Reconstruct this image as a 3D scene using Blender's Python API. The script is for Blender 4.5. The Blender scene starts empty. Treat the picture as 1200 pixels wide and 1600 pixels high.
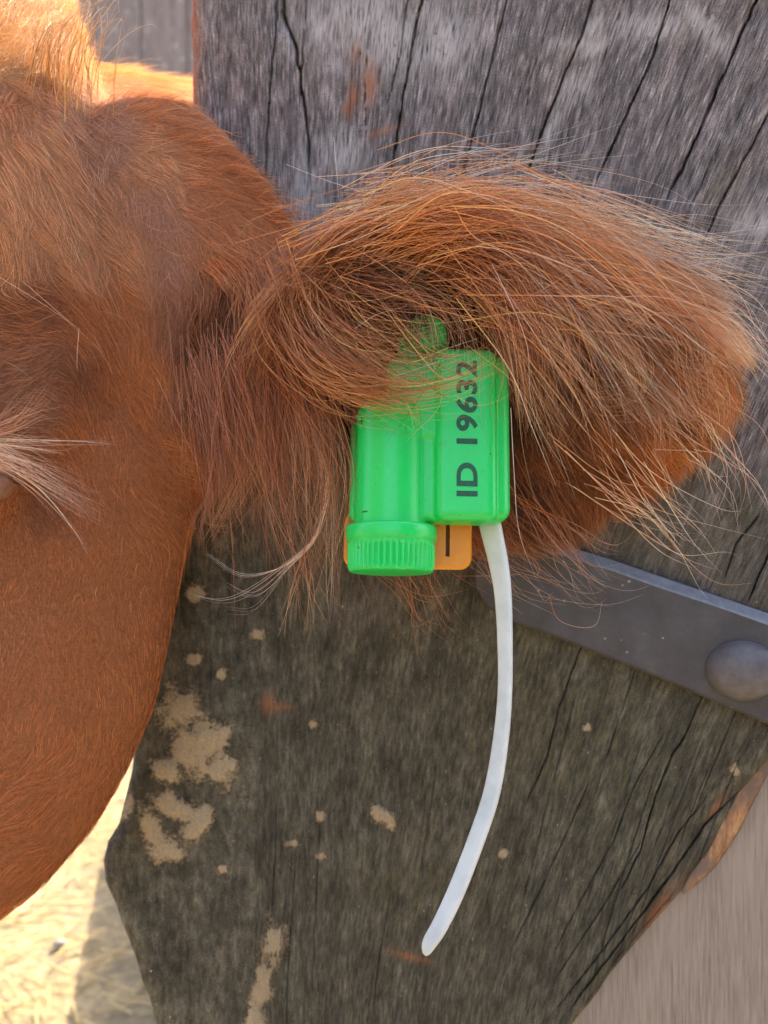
import bpy, bmesh, math
import numpy as np
from mathutils import Vector, Matrix, Euler
from mathutils.bvhtree import BVHTree
from mathutils.kdtree import KDTree

R = math.radians
sc = bpy.context.scene
rng = np.random.default_rng(7)

# ------------------------------------------------------------------ camera, sky, sun, exposure
CZ = 1.0                                   # camera height (m)
K = math.tan(R(30)) / 800.0                # tangent per photograph pixel
cam_d = bpy.data.cameras.new("camera")
cam = bpy.data.objects.new("camera", cam_d)
sc.collection.objects.link(cam)
cam.location = (0, 0, CZ)
cam.rotation_euler = (R(90), 0, 0)
cam_d.sensor_fit = 'VERTICAL'
cam_d.angle_y = R(60)
cam_d.sensor_height = 34.6
cam_d.lens = 17.3 / math.tan(R(30))
cam_d.clip_start = 0.01
cam_d.clip_end = 300
cam_d.dof.use_dof = True
cam_d.dof.focus_distance = 0.358
cam_d.dof.aperture_fstop = 10.5
sc.camera = cam

SUN_EL, SUN_AZ = 50.0, 31.0                # azimuth from +Y towards +X
world = bpy.data.worlds.new("World")
sc.world = world
world.use_nodes = True
wn = world.node_tree
sky = wn.nodes.new("ShaderNodeTexSky")
sky.sky_type = 'NISHITA'
sky.sun_disc = False
sky.sun_elevation = R(SUN_EL)
sky.sun_rotation = R(SUN_AZ)
sky.air_density = 1.0
sky.dust_density = 5.0
sky.ozone_density = 0.4
bg = wn.nodes["Background"]
wn.links.new(sky.outputs[0], bg.inputs[0])
bg.inputs[1].default_value = 0.15
sd = bpy.data.lights.new("sun", 'SUN')
sd.energy = 3.0
sd.angle = R(0.5)
sd.color = (1.0, 0.84, 0.62)
sun = bpy.data.objects.new("sun", sd)
sc.collection.objects.link(sun)
to_sun = Vector((math.sin(R(SUN_AZ)) * math.cos(R(SUN_EL)), math.cos(R(SUN_AZ)) * math.cos(R(SUN_EL)), math.sin(R(SUN_EL))))
sun.rotation_euler = to_sun.to_track_quat('Z', 'Y').to_euler()
sun.location = to_sun * 20
vs = sc.view_settings
vs.view_transform = 'Standard'
vs.look = 'None'
vs.gamma = 1
vs.use_curve_mapping = False
vs.use_white_balance = True
vs.white_balance_temperature = 6750
vs.exposure = 2.58
sc.render.engine = 'CYCLES'
sc.cycles.use_denoising = True
sc.cycles.max_bounces = 12
sc.cycles.transparent_max_bounces = 16
sc.render.hair_type = 'STRAND'

# ------------------------------------------------------------------ helpers
def P(px, py, y):
    """point seen at photograph pixel (px, py) at distance y in front of the camera"""
    return Vector(((px - 600) * K * y, y, CZ - (py - 800) * K * y))

def PA(px, py, y):
    px, py, y = np.broadcast_arrays(np.asarray(px, float), np.asarray(py, float), np.asarray(y, float))
    return np.stack([(px - 600) * K * y, y, CZ - (py - 800) * K * y], -1)

def props(o, label=None, cat=None, group=None, kind=None):
    if label: o["label"] = label
    if cat: o["category"] = cat
    if group: o["group"] = group
    if kind: o["kind"] = kind
    return o

def link(name, me, mat=None, parent=None):
    o = bpy.data.objects.new(name, me)
    sc.collection.objects.link(o)
    if mat:
        me.materials.clear() if hasattr(me.materials, 'clear') else None
        me.materials.append(mat)
    if parent: o.parent = parent
    return o

def mesh_np(name, V, F, smooth=True):
    me = bpy.data.meshes.new(name)
    V = np.asarray(V, np.float32); F = np.asarray(F, np.int32)
    me.vertices.add(len(V)); me.vertices.foreach_set("co", V.ravel())
    k = F.shape[1]
    me.loops.add(F.size); me.loops.foreach_set("vertex_index", F.ravel())
    me.polygons.add(len(F)); me.polygons.foreach_set("loop_start", np.arange(0, F.size, k, dtype=np.int32))
    me.update(calc_edges=True); me.validate()
    if smooth: me.polygons.foreach_set("use_smooth", np.ones(len(me.polygons), bool))
    return me

def bm_obj(name, bm, mat=None, parent=None, smooth=True):
    me = bpy.data.meshes.new(name)
    bmesh.ops.recalc_face_normals(bm, faces=bm.faces)
    bm.to_mesh(me); bm.free()
    if smooth:
        for p in me.polygons: p.use_smooth = True
    return link(name, me, mat, parent)

def fattr(me, name, vals, dom='POINT'):
    a = me.attributes.new(name, 'FLOAT', dom)
    a.data.foreach_set("value", np.asarray(vals, np.float32).ravel())

def cattr(me, name, vals, dom='POINT'):
    a = me.attributes.new(name, 'FLOAT_COLOR', dom)
    vals = np.asarray(vals, np.float32)
    v4 = np.ones((len(vals), 4), np.float32); v4[:, :3] = vals
    a.data.foreach_set("color", v4.ravel())

def evaluated(o):
    dg = bpy.context.evaluated_depsgraph_get()
    me = bpy.data.meshes.new_from_object(o.evaluated_get(dg))
    return me

def hash2(ix, iy, seed):
    h = (ix.astype(np.int64) * 374761393 + iy.astype(np.int64) * 668265263 + seed * 974634777) & 0x7fffffff
    h = (h ^ (h >> 13)) * 1274126177 & 0x7fffffff
    h = h ^ (h >> 16)
    return (h & 0xffff) / 65535.0

def vnoise(x, y, seed=0):
    x = np.asarray(x, float); y = np.asarray(y, float)
    ix = np.floor(x); iy = np.floor(y); fx = x - ix; fy = y - iy
    fx = fx * fx * (3 - 2 * fx); fy = fy * fy * (3 - 2 * fy)
    a = hash2(ix, iy, seed); b = hash2(ix + 1, iy, seed); c = hash2(ix, iy + 1, seed); d = hash2(ix + 1, iy + 1, seed)
    return (a * (1 - fx) + b * fx) * (1 - fy) + (c * (1 - fx) + d * fx) * fy

def fbm(x, y, seed=0, o=4):
    s = 0; a = 0.5; t = 0
    for i in range(o):
        s = s + a * vnoise(x * 2 ** i, y * 2 ** i, seed + i); t += a; a *= .5
    return s / t

class NT:
    """tiny node-tree builder"""
    def __init__(s, name):
        s.m = bpy.data.materials.new(name); s.m.use_nodes = True
        s.t = s.m.node_tree; s.b = s.t.nodes["Principled BSDF"]; s.out = s.t.nodes["Material Output"]
    def n(s, typ, **kw):
        nd = s.t.nodes.new(typ)
        for k, v in kw.items():
            if k.startswith('i_'):
                nd.inputs[k[2:].replace('_', ' ')].default_value = v
            else: setattr(nd, k, v)
        return nd
    def l(s, a, b): s.t.links.new(a, b)
    def attr(s, name): return s.n("ShaderNodeAttribute", attribute_name=name)
    def coord(s, vec, scale):
        mp = s.n("ShaderNodeMapping"); mp.inputs['Scale'].default_value = scale; s.l(vec, mp.inputs[0]); return mp.outputs[0]
    def noise(s, vec, scale, detail=4, rough=.6, dist=0):
        nd = s.n("ShaderNodeTexNoise"); nd.inputs['Scale'].default_value = scale; nd.inputs['Detail'].default_value = detail
        nd.inputs['Roughness'].default_value = rough; nd.inputs['Distortion'].default_value = dist
        s.l(vec, nd.inputs['Vector']); return nd.outputs[0]
    def ramp(s, fac, stops, interp='LINEAR'):
        r = s.n("ShaderNodeValToRGB"); r.color_ramp.interpolation = interp
        e = r.color_ramp.elements
        while len(e) < len(stops): e.new(.5)
        for el, (p, c) in zip(e, stops):
            el.position = p; el.color = (c[0], c[1], c[2], 1) if hasattr(c, '__len__') else (c, c, c, 1)
        s.l(fac, r.inputs[0]); return r.outputs[0]
    def mix(s, fac, a, b, typ='MIX'):
        m = s.n("ShaderNodeMix", data_type='RGBA', blend_type=typ)
        for i, v in ((0, fac), (6, a), (7, b)):
            if hasattr(v, 'is_linked'): s.l(v, m.inputs[i])
            elif i == 0: m.inputs[0].default_value = v
            else: m.inputs[i].default_value = (v[0], v[1], v[2], 1)
        return m.outputs[2]
    def math(s, op, a, b=None, clamp=False):
        m = s.n("ShaderNodeMath", operation=op, use_clamp=clamp)
        for i, v in ((0, a), (1, b)):
            if v is None: continue
            if hasattr(v, 'is_linked'): s.l(v, m.inputs[i])
            else: m.inputs[i].default_value = v
        return m.outputs[0]
    def bump(s, h, dist=.001, strength=1, normal=None):
        b = s.n("ShaderNodeBump"); b.inputs['Distance'].default_value = dist; b.inputs['Strength'].default_value = strength
        s.l(h, b.inputs['Height'])
        if normal: s.l(normal, b.inputs['Normal'])
        return b.outputs[0]
    def set(s, **kw):
        for k, v in kw.items():
            inp = s.b.inputs[k.replace('_', ' ')]
            if hasattr(v, 'is_linked'): s.l(v, inp)
            elif hasattr(v, '__len__') and len(v) == 3 and inp.type == 'RGBA': inp.default_value = (*v, 1)
            else: inp.default_value = v

# ------------------------------------------------------------------ materials
def mat_timber():
    t = NT("weathered_timber")
    uv = t.n("ShaderNodeUVMap", uv_map="UVMap").outputs[0]
    moss = t.attr("moss").outputs['Fac']; mud = t.attr("mud").outputs['Fac']; pale = t.attr("pale").outputs['Fac']
    bare_and_glow = t.attr("bare_glow").outputs['Fac']; lich = t.attr("lichen").outputs['Fac']
    fib = t.noise(t.coord(uv, (1, .085, 1)), 1150, 4, .62)
    fib2 = t.noise(t.coord(uv, (1, .12, 1)), 420, 4, .65, .3)
    flake = t.noise(t.coord(uv, (1, .4, 1)), 300, 5, .72)
    blotch = t.noise(t.coord(uv, (1, .5, 1)), 38, 4, .6)
    grey = t.ramp(fib, [(.33, (.022, .020, .021)), (.45, (.11, .098, .099)), (.57, (.21, .192, .194)), (.72, (.50, .47, .475))])
    warm = t.ramp(fib2, [(.36, (.06, .045, .042)), (.5, (.20, .16, .15)), (.68, (.46, .39, .38))])
    up = t.mix(t.ramp(blotch, [(.36, 0.05), (.64, .5)]), grey, warm)
    dark = t.ramp(flake, [(.30, (.032, .030, .023)), (.48, (.092, .088, .067)), (.62, (.155, .147, .113)), (.76, (.30, .28, .215))])
    big = t.noise(t.coord(uv, (1, .6, 1)), 55, 4, .65)
    dark = t.mix(1.0, dark, t.ramp(big, [(.3, .45), (.5, .9), (.7, 1.5)]), 'MULTIPLY')
    spk = t.noise(t.coord(uv, (1, .55, 1)), 240, 3, .6)
    dark = t.mix(t.ramp(spk, [(.62, 0), (.72, .55)]), dark, (.14, .125, .055))
    mid = t.noise(t.coord(uv, (1, .3, 1)), 130, 5, .7)
    up = t.mix(1.0, up, t.ramp(mid, [(.32, .5), (.5, 1.0), (.66, 1.7)]), 'MULTIPLY')
    fine = t.ramp(t.noise(uv, 1500, 2, .5), [(.3, .62), (.5, 1.0), (.7, 1.45)])
    col = t.mix(1.0, t.mix(moss, up, dark), fine, 'MULTIPLY')
    col = t.mix(t.math('MULTIPLY', pale, t.ramp(fib, [(.34, .1), (.55, 1)])), col, (.50, .475, .47))
    col = t.mix(t.math('MULTIPLY', bare_and_glow, t.ramp(fib2, [(.35, .2), (.55, 1)])), col, (.40, .15, .06))
    ln = t.noise(t.coord(uv, (1, .6, 1)), 170, 5, .7)
    lf = t.math('MULTIPLY', lich, t.ramp(ln, [(.48, 0), (.72, .55)]))
    col = t.mix(lf, col, (.20, .20, .07))
    mn = t.math('ADD', t.math('MULTIPLY', t.noise(uv, 90, 5, .6), .55), t.math('MULTIPLY', t.noise(uv, 520, 4, .7), .45))
    mf = t.ramp(t.math('ADD', mud, t.math('MULTIPLY', t.math('SUBTRACT', mn, .5), 3.2)), [(.30, 0), (.62, 1)])
    mudc = t.mix(t.noise(uv, 900, 3, .7), (.22, .165, .095), (.66, .54, .37))
    col = t.mix(mf, col, mudc)
    sn = t.n("ShaderNodeTexVoronoi"); sn.inputs['Scale'].default_value = 130; t.l(uv, sn.inputs['Vector'])
    sp = t.ramp(sn.outputs['Distance'], [(.05, .8), (.10, 0)])
    col = t.mix(t.math('MULTIPLY', sp, t.ramp(t.noise(uv, 60, 2), [(.55, 0), (.62, 1)])), col, (.5, .47, .42))
    h = t.math('ADD', t.math('MULTIPLY', fib, .55), t.math('MULTIPLY', fib2, .8))
    h = t.math('ADD', h, t.math('MULTIPLY', flake, t.math('MULTIPLY', moss, .9)))
    h = t.math('ADD', h, t.math('MULTIPLY', mf, .7))
    t.set(Base_Color=col, Roughness=t.ramp(fib, [(.3, .95), (.8, .62)]), Normal=t.bump(h, .0016, 1.0))
    t.b.inputs['Specular IOR Level'].default_value = .35
    return t.m

def mat_planed():
    t = NT("planed_timber")
    tc = t.n("ShaderNodeTexCoord").outputs['Object']
    f = t.noise(t.coord(tc, (1, 1, .05)), 900, 4, .65)
    b = t.noise(t.coord(tc, (1, 1, .3)), 45, 3)
    col = t.ramp(f, [(.3, (.17, .14, .12)), (.55, (.265, .225, .20)), (.8, (.37, .325, .295))])
    col = t.mix(t.ramp(b, [(.4, 0), (.7, .5)]), col, (.36, .31, .275))
    t.set(Base_Color=col, Roughness=.6, Normal=t.bump(f, .0004, 1))
    return t.m

def mat_splinter():
    t = NT("fresh_split_wood")
    tc = t.n("ShaderNodeTexCoord").outputs['Object']
    f = t.noise(t.coord(tc, (1, 1, .2)), 300, 5, .7)
    n2 = t.noise(tc, 55, 3)
    col = t.ramp(f, [(.3, (.10, .05, .03)), (.5, (.32, .17, .09)), (.75, (.55, .36, .2))])
    col = t.mix(t.ramp(n2, [(.42, 0), (.55, 1)]), col, (.17, .12, .10))
    t.set(Base_Color=col, Roughness=.8, Normal=t.bump(f, .001, 1))
    return t.m

def mat_iron():
    t = NT("painted_iron")
    tc = t.n("ShaderNodeTexCoord").outputs['Object']
    a = t.noise(tc, 60, 4, .6); f = t.noise(tc, 700, 4, .6)
    col = t.ramp(a, [(.3, (.040, .040, .047)), (.6, (.062, .063, .075)), (.8, (.085, .092, .11))])
    rz = t.noise(tc, 150, 5, .7)
    col = t.mix(t.ramp(rz, [(.66, 0), (.74, .7)]), col, (.13, .06, .04))
    vo = t.n("ShaderNodeTexVoronoi"); vo.inputs['Scale'].default_value = 190; t.l(tc, vo.inputs['Vector'])
    col = t.mix(t.math('MULTIPLY', t.ramp(vo.outputs['Distance'], [(.08, .6), (.14, 0)]), t.ramp(t.noise(tc, 70, 2), [(.5, 0), (.56, 1)])), col, (.45, .42, .4))
    t.set(Base_Color=col, Roughness=t.ramp(f, [(.3, .42), (.7, .58)]), Metallic=.15, Normal=t.bump(t.math('ADD', a, t.math('MULTIPLY', f, .25)), .0008, 1))
    return t.m

def mat_green():
    t = NT("green_plastic")
    tc = t.n("ShaderNodeTexCoord").outputs['Object']
    f = t.noise(tc, 1500, 3, .6); d = t.noise(tc, 90, 5, .7)
    col = t.mix(t.ramp(d, [(.55, 0), (.8, .25)]), (.0, .62, .12), (.003, .52, .105))
    scr = t.noise(t.coord(tc, (1, 1, .12)), 420, 3, .5)
    vo = t.n("ShaderNodeTexVoronoi"); vo.inputs['Scale'].default_value = 260; t.l(tc, vo.inputs['Vector'])
    spk = t.math('MULTIPLY', t.ramp(vo.outputs['Distance'], [(.10, .75), (.17, 0)]), t.ramp(t.noise(tc, 130, 2), [(.56, 0), (.62, 1)]))
    col = t.mix(spk, col, (.12, .13, .07))
    grime = t.ramp(t.noise(tc, 210, 5, .75), [(.60, 0), (.74, .35)])
    col = t.mix(grime, col, (.05, .22, .06))
    t.set(Base_Color=col, Roughness=t.ramp(d, [(.3, .27), (.7, .40)]), Normal=t.bump(t.math('ADD', f, t.math('MULTIPLY', scr, .8)), .00006, 1))
    t.b.inputs['Subsurface Weight'].default_value = .12
    t.b.inputs['Subsurface Radius'].default_value = (.1, 1, .2)
    t.b.inputs['Coat Weight'].default_value = .15; t.b.inputs['Coat Roughness'].default_value = .22
    t.b.inputs['Subsurface Scale'].default_value = .003
    return t.m

def mat_simple(name, col, rough=.5, col2=None, scale=120, bump=.0002, sss=0):
    t = NT(name)
    tc = t.n("ShaderNodeTexCoord").outputs['Object']
    f = t.noise(tc, scale, 5, .65)
    c = t.mix(t.ramp(f, [(.35, 0), (.7, 1)]), col, col2 or tuple(x * .75 for x in col))
    t.set(Base_Color=c, Roughness=rough, Normal=t.bump(f, bump, 1))
    if sss:
        t.b.inputs['Subsurface Weight'].default_value = sss
        t.b.inputs['Subsurface Radius'].default_value = (1, 1, 1)
        t.b.inputs['Subsurface Scale'].default_value = .004
    return t.m

def mat_skin():
    t = NT("hide")
    c = t.attr("tint").outputs['Color']
    tc = t.n("ShaderNodeTexCoord").outputs['Object']
    f = t.noise(tc, 900, 4, .7); g = t.noise(tc, 160, 4, .6)
    col = t.mix(t.ramp(f, [(.3, 0), (.7, 1)]), t.mix(.6, c, (0, 0, 0)), t.mix(.15, c, (0, 0, 0)))
    t.set(Base_Color=col, Roughness=.85, Normal=t.bump(t.math('ADD', f, g), .0012, 1))
    return t.m

def mat_hair(name="fur_hair", rough=.38):
    t = NT(name)
    a = t.attr("hroot").outputs['Color']; b = t.attr("htip").outputs['Color']
    hi = t.n("ShaderNodeHairInfo")
    col = t.mix(t.ramp(hi.outputs['Intercept'], [(.2, 0), (.95, 1)]), a, b)
    t.set(Base_Color=col, Roughness=rough)
    t.b.inputs['Specular IOR Level'].default_value = .30
    tl = t.n("ShaderNodeBsdfTranslucent"); t.l(col, tl.inputs[0])
    ms = t.n("ShaderNodeMixShader"); ms.inputs[0].default_value = .30
    t.l(t.b.outputs[0], ms.inputs[1]); t.l(tl.outputs[0], ms.inputs[2]); t.l(ms.outputs[0], t.out.inputs[0])
    return t.m

M_TIMBER = mat_timber(); M_PLANED = mat_planed(); M_SPLIT = mat_splinter(); M_IRON = mat_iron(); M_GREEN = mat_green()
M_ORANGE = mat_simple("orange_plastic", (.84, .31, .012), .42, (.74, .25, .014), 160, .0001, .3)
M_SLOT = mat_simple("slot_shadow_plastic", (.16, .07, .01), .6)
M_INK = mat_simple("dark_ink", (.004, .105, .045), .5, (.003, .06, .028), 900)
def mat_white():
    t = NT("milky_plastic")
    tc = t.n("ShaderNodeTexCoord").outputs['Object']
    f = t.noise(tc, 400, 4, .6); g = t.noise(tc, 70, 3, .6)
    t.set(Base_Color=t.mix(t.ramp(g, [(.4, 0), (.7, 1)]), (.60, .67, .71), (.48, .55, .58)), Roughness=.33, Normal=t.bump(f, .00008, 1))
    t.b.inputs['Subsurface Weight'].default_value = .6
    t.b.inputs['Subsurface Radius'].default_value = (1, 1, 1)
    t.b.inputs['Subsurface Scale'].default_value = .006
    return t.m
M_WHITE = mat_white()
M_SKIN = mat_skin(); M_HAIR = mat_hair()
M_EYE = mat_simple("eye_dark", (.012, .008, .006), .08)
M_LID = mat_simple("eyelid_skin", (.30, .13, .075), .45, (.12, .06, .045), 300, .0006, .2)
M_HOOF = mat_simple("hoof_horn", (.06, .05, .04), .6)

# ------------------------------------------------------------------ ground and far wall
def mat_ground():
    t = NT("trampled_ground")
    tc = t.n("ShaderNodeTexCoord").outputs['Object']
    a = t.noise(tc, 5, 6, .65); b = t.noise(tc, 34, 5, .7); c = t.noise(tc, 160, 3, .7)
    col = t.ramp(b, [(.3, (.09, .07, .035)), (.5, (.24, .185, .095)), (.68, (.42, .33, .18))])
    col = t.mix(t.ramp(a, [(.4, 0), (.65, .6)]), col, (.22, .19, .14))
    t.set(Base_Color=col, Roughness=.92, Normal=t.bump(t.math('ADD', b, t.math('MULTIPLY', c, .4)), .02, 1))
    return t.m
bm = bmesh.new()
n = 160
xs = np.concatenate([np.linspace(-60, -3, 12), np.linspace(-2.8, 2.8, 90), np.linspace(3, 60, 12)])
gx, gy = np.meshgrid(xs, xs + 1.8)
gz = (fbm(gx * 3, gy * 3, 5) - .5) * .03
nx = len(xs)
V = np.stack([gx, gy, gz], -1).reshape(-1, 3)
idx = np.arange(nx * nx).reshape(nx, nx)
F = np.stack([idx[:-1, :-1], idx[:-1, 1:], idx[1:, 1:], idx[1:, :-1]], -1).reshape(-1, 4)
props(link("ground", mesh_np("ground", V, F), mat_ground()), kind="structure")

# straw and stones lying on the ground by the gate
V = []; F = []
for i in range(1300):
    x = rng.uniform(-1.5, .2); y = rng.uniform(1.2, 4.2); a = rng.uniform(0, math.pi); L = rng.uniform(.02, .08); w = rng.uniform(.0012, .0028)
    z = .008 + rng.uniform(0, .02); dz = rng.uniform(-.006, .006)
    d = np.array([math.cos(a), math.sin(a), 0]); q = np.array([-math.sin(a), math.cos(a), 0])
    p0 = np.array([x, y, z]) - d * L; p1 = np.array([x, y, z + dz]) + d * L
    k = len(V)
    for p in (p0, p1):
        V += [p - q * w, p + q * w, p + np.array([0, 0, w * 1.6])]
    F += [(k, k + 1, k + 4, k + 3), (k + 1, k + 2, k + 5, k + 4), (k + 2, k, k + 3, k + 5)]
props(link("straw", mesh_np("straw", V, F, False), mat_simple("straw", (.52, .40, .19), .6, (.36, .26, .11), 40)),
      "pale dry straw scattered over the sunlit ground behind the cow", "straw", kind="stuff")
V = []; F = []
ico = bmesh.new(); bmesh.ops.create_icosphere(ico, subdivisions=1, radius=1)
iv = np.array([v.co[:] for v in ico.verts]); ifc = np.array([[v.index for v in f.verts] for f in ico.faces]); ico.free()
for i in range(70):
    x = rng.uniform(-1.5, .1); y = rng.uniform(1.2, 4.0); r = rng.uniform(.005, .018)
    vv = iv * r * rng.uniform(.6, 1.3, 3) * (1 + rng.uniform(-.15, .15, (len(iv), 1))) + [x, y, r * .4]
    F += list(ifc + len(V)); V += list(vv)
props(link("pebbles", mesh_np("pebbles", V, F), mat_simple("stone", (.34, .31, .27), .85, (.22, .20, .18), 60)),
      "small pale pebbles lying in the dusty ground", "pebbles", kind="stuff")

def box_bm(bm, c, s, rot=None, bev=0):
    m = Matrix.Translation(Vector(c)) @ (rot or Matrix.Identity(4)) @ Matrix.Diagonal((*s, 1))
    r = bmesh.ops.create_cube(bm, size=1, matrix=m)
    if bev:
        es = list({e for v in r['verts'] for e in v.link_edges})
        bmesh.ops.bevel(bm, geom=es, offset=bev, segments=2, affect='EDGES')

def mat_barn():
    t = NT("barn_boards")
    tc = t.n("ShaderNodeTexCoord").outputs['Object']
    f = t.noise(t.coord(tc, (1, 1, .06)), 60, 5, .65); b = t.noise(tc, 16, 5, .65)
    col = t.ramp(f, [(.3, (.10, .075, .065)), (.55, (.19, .15, .14)), (.8, (.28, .235, .22))])
    vo = t.n("ShaderNodeTexVoronoi"); vo.inputs['Scale'].default_value = 9; t.l(tc, vo.inputs['Vector'])
    col = t.mix(t.ramp(vo.outputs['Distance'], [(.12, .55), (.26, 0)]), col, (.38, .35, .34))
    col = t.mix(t.ramp(b, [(.45, 0), (.7, .5)]), col, (.22, .19, .17))
    t.set(Base_Color=col, Roughness=.85, Normal=t.bump(f, .006, 1))
    return t.m
MB = mat_barn()
barn = bpy.data.objects.new("barn_wall", None); sc.collection.objects.link(barn); barn.location = (-2.4, 8.0, 0)
props(barn, "blurred grey brown boarded wall far behind the cow at top left", "wall")
for i in range(22):
    bm = bmesh.new(); w = .42
    box_bm(bm, ((i - 11) * w, rng.uniform(-.006, .006), 3.0), (w - .008, .04, 6.0), bev=.006)
    bm_obj("plank", bm, MB, barn, False)
bm = bmesh.new(); box_bm(bm, (-.2, .05, 3.0), (22 * .42, .03, 5.9)); bm_obj("backing", bm, MB, barn, False)

# added low panel of planks, unseen behind the big board, that shades the strip of ground next to it
pan = bpy.data.objects.new("shade_panel", None); sc.collection.objects.link(pan); pan.location = (-.18, 1.2, 0)
props(pan, "added low plank panel, unseen behind the timber board, that shades the ground", "panel")
pv = Vector((-.42, 1.77, 0)); pr = pv.to_track_quat('X', 'Z').to_matrix().to_4x4()
for i in range(4):
    bm = bmesh.new(); box_bm(bm, pv * .5 + Vector((0, 0, .065 + i * .125)), (pv.length, .025, .115), pr, .003); bm_obj("plank", bm, MB, pan, False)
for f_ in (.03, .97):
    bm = bmesh.new(); box_bm(bm, pv * f_ + Vector((.035, .01, .25)), (.05, .04, .5), pr, .003); bm_obj("post", bm, MB, pan, False)

# added dark walls behind the camera, open between, to shape light and reflections
MW = mat_simple("light_blocker_boards", (.16, .13, .11), .8, (.10, .08, .07), 20, .004)
for sx, nm in ((-1.9, "light_blocker_left"), (1.6, "light_blocker_right")):
    bm = bmesh.new()
    for i in range(16): box_bm(bm, (sx, -4.2 + i * .25, 1.6), (.04, .24, 3.2), bev=.004)
    props(bm_obj(nm, bm, MW, None, False), kind="structure")

# ------------------------------------------------------------------ the big weathered timber board (grain and cracks are geometry)
BA, BB = .444, .255
def by(px): return BA / (1 + BB * (np.asarray(px, float) - 600) * K)   # distance of the board face

def grain_x(u, py):
    """a grain line that starts at column u at the top and fans in to the left going down"""
    u = np.asarray(u, float)
    e = np.exp(-.00055 * py)
    x = 400 + (u - 400) * e
    big = u > 1300
    xb = u - .5 * py
    return np.where(u > 400, x, 400 + (u - 400) * (1 - .00002 * py)) if not np.any(big) else np.where(u > 400, x, 400 + (u - 400) * (1 - .00002 * py))

EL = np.array([(-900, 306), (0, 300), (180, 302), (500, 300), (700, 285), (900, 250), (1050, 225), (1150, 212), (1230, 202), (1285, 186), (1315, 168), (1345, 162), (1375, 166), (1420, 184), (1500, 213), (1600, 246), (1750, 285), (2200, 340), (4000, 400)], float)
ER = np.array([(-900, 2300), (0, 1900), (600, 1560), (1000, 1330), (1180, 1205), (1240, 1155), (1290, 1130), (1340, 1104), (1405, 1050), (1495, 975), (1600, 893), (1750, 790), (2200, 600), (4000, 560)], float)
rows = np.concatenate([np.arange(-900, -60, 60), np.arange(-60, 1680, 5.0), np.arange(1680, 3860, 90)])
us = np.concatenate([np.arange(-700, 120, 30), np.arange(120, 2760, 2.1), np.arange(2780, 5200, 80)])
U, PY = np.meshgrid(us, rows)
wob = (vnoise(U / 160, PY / 260, 3) - .5) * 12 + (vnoise(U / 50, PY / 120, 4) - .5) * 2
X = grain_x(U, PY) + wob
xl = np.interp(PY, EL[:, 0], EL[:, 1]) + (vnoise(PY / 30, PY * 0, 8) - .5) * 3
xr = np.interp(PY, ER[:, 0], ER[:, 1]) + (vnoise(PY / 40, PY * 0, 9) - .5) * 7
inside = (X > xl - 6) & (X < xr + 6)
X = np.clip(X, xl, xr)
D = np.zeros_like(X)                            # displacement away from the camera, metres
crack_lines = [
    ([(443, -60), (443, 20), (463, 73), (473, 147), (483, 213), (486, 300)], 5, .010),
    ([(436, -60), (433, 27), (425, 110), (417, 227), (415, 400)], 2.6, .006),
    ([(482, -60), (478, 30), (473, 93), (468, 160)], 2.2, .004),
    ([(662, -60), (660, 0), (650, 45), (632, 140), (610, 285), (598, 420)], 3.6, .011),
    ([(637, -60), (637, 0), (625, 87), (603, 173)], 2.2, .005),
    ([(578, 33), (571, 133), (572, 200), (567, 287)], 1.8, .004),
    ([(797, -60), (792, 0), (772, 80), (750, 170), (727, 260), (715, 320)], 2.8, .009),
    ([(945, -60), (927, 0), (905, 65), (880, 120), (850, 200), (825, 270), (810, 320)], 3.6, .012),
    ([(1068, -60), (1047, 0), (1020, 90), (985, 165), (950, 245), (930, 290)], 3.0, .011),
    ([(1205, -60), (1182, 0), (1142, 90), (1105, 175), (1080, 235), (1035, 325)], 4.2, .013),
    ([(1240, 100), (1197, 185), (1165, 245), (1120, 330), (1090, 400)], 3.0, .010),
    ([(1140, 190), (1100, 280), (1075, 330)], 2.0, .004),
    ([(990, -60), (975, 0), (955, 60), (930, 130)], 1.6, .003), ([(870, -20), (850, 60), (830, 120), (822, 180)], 1.5, .003),
    ([(1215, 830), (1195, 880), (1168, 940)], 3.4, .009), ([(1190, 800), (1150, 850), (1132, 905)], 2.4, .006),
    ([(915, 990), (890, 1060), (872, 1110), (855, 1180), (820, 1260)], 2.0, .005),
    ([(1100, 1080), (1070, 1150), (1050, 1180), (1025, 1240), (1000, 1330), (965, 1400)], 2.2, .007),
    ([(1165, 1225), (1100, 1290), (1050, 1365), (985, 1450), (880, 1590)], 3.2, .005), ([(1120, 1225), (1060, 1300), (1010, 1390), (930, 1500), (850, 1600)], 2.2, .004), ([(1010, 1300), (940, 1420), (860, 1540)], 1.8, .003),
    ([(1040, 1140), (990, 1230), (960, 1310), (900, 1420), (860, 1500)], 1.6, .0035),
    ([(930, 1200), (890, 1290), (840, 1400), (790, 1500)], 1.6, .003),
]
for k in range(70):
    u0 = rng.uniform(300, 2300); a = rng.uniform(-60, 1500); L = rng.uniform(80, 420)
    yy = np.linspace(a, a + L, 8)
    xx = grain_x(np.full(8, u0), yy) + (vnoise(u0 / 160 + yy * 0, yy / 260, 3) - .5) * 16
    crack_lines.append((list(zip(xx, yy)), rng.uniform(1.0, 1.9), rng.uniform(.0008, .003)))
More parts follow.
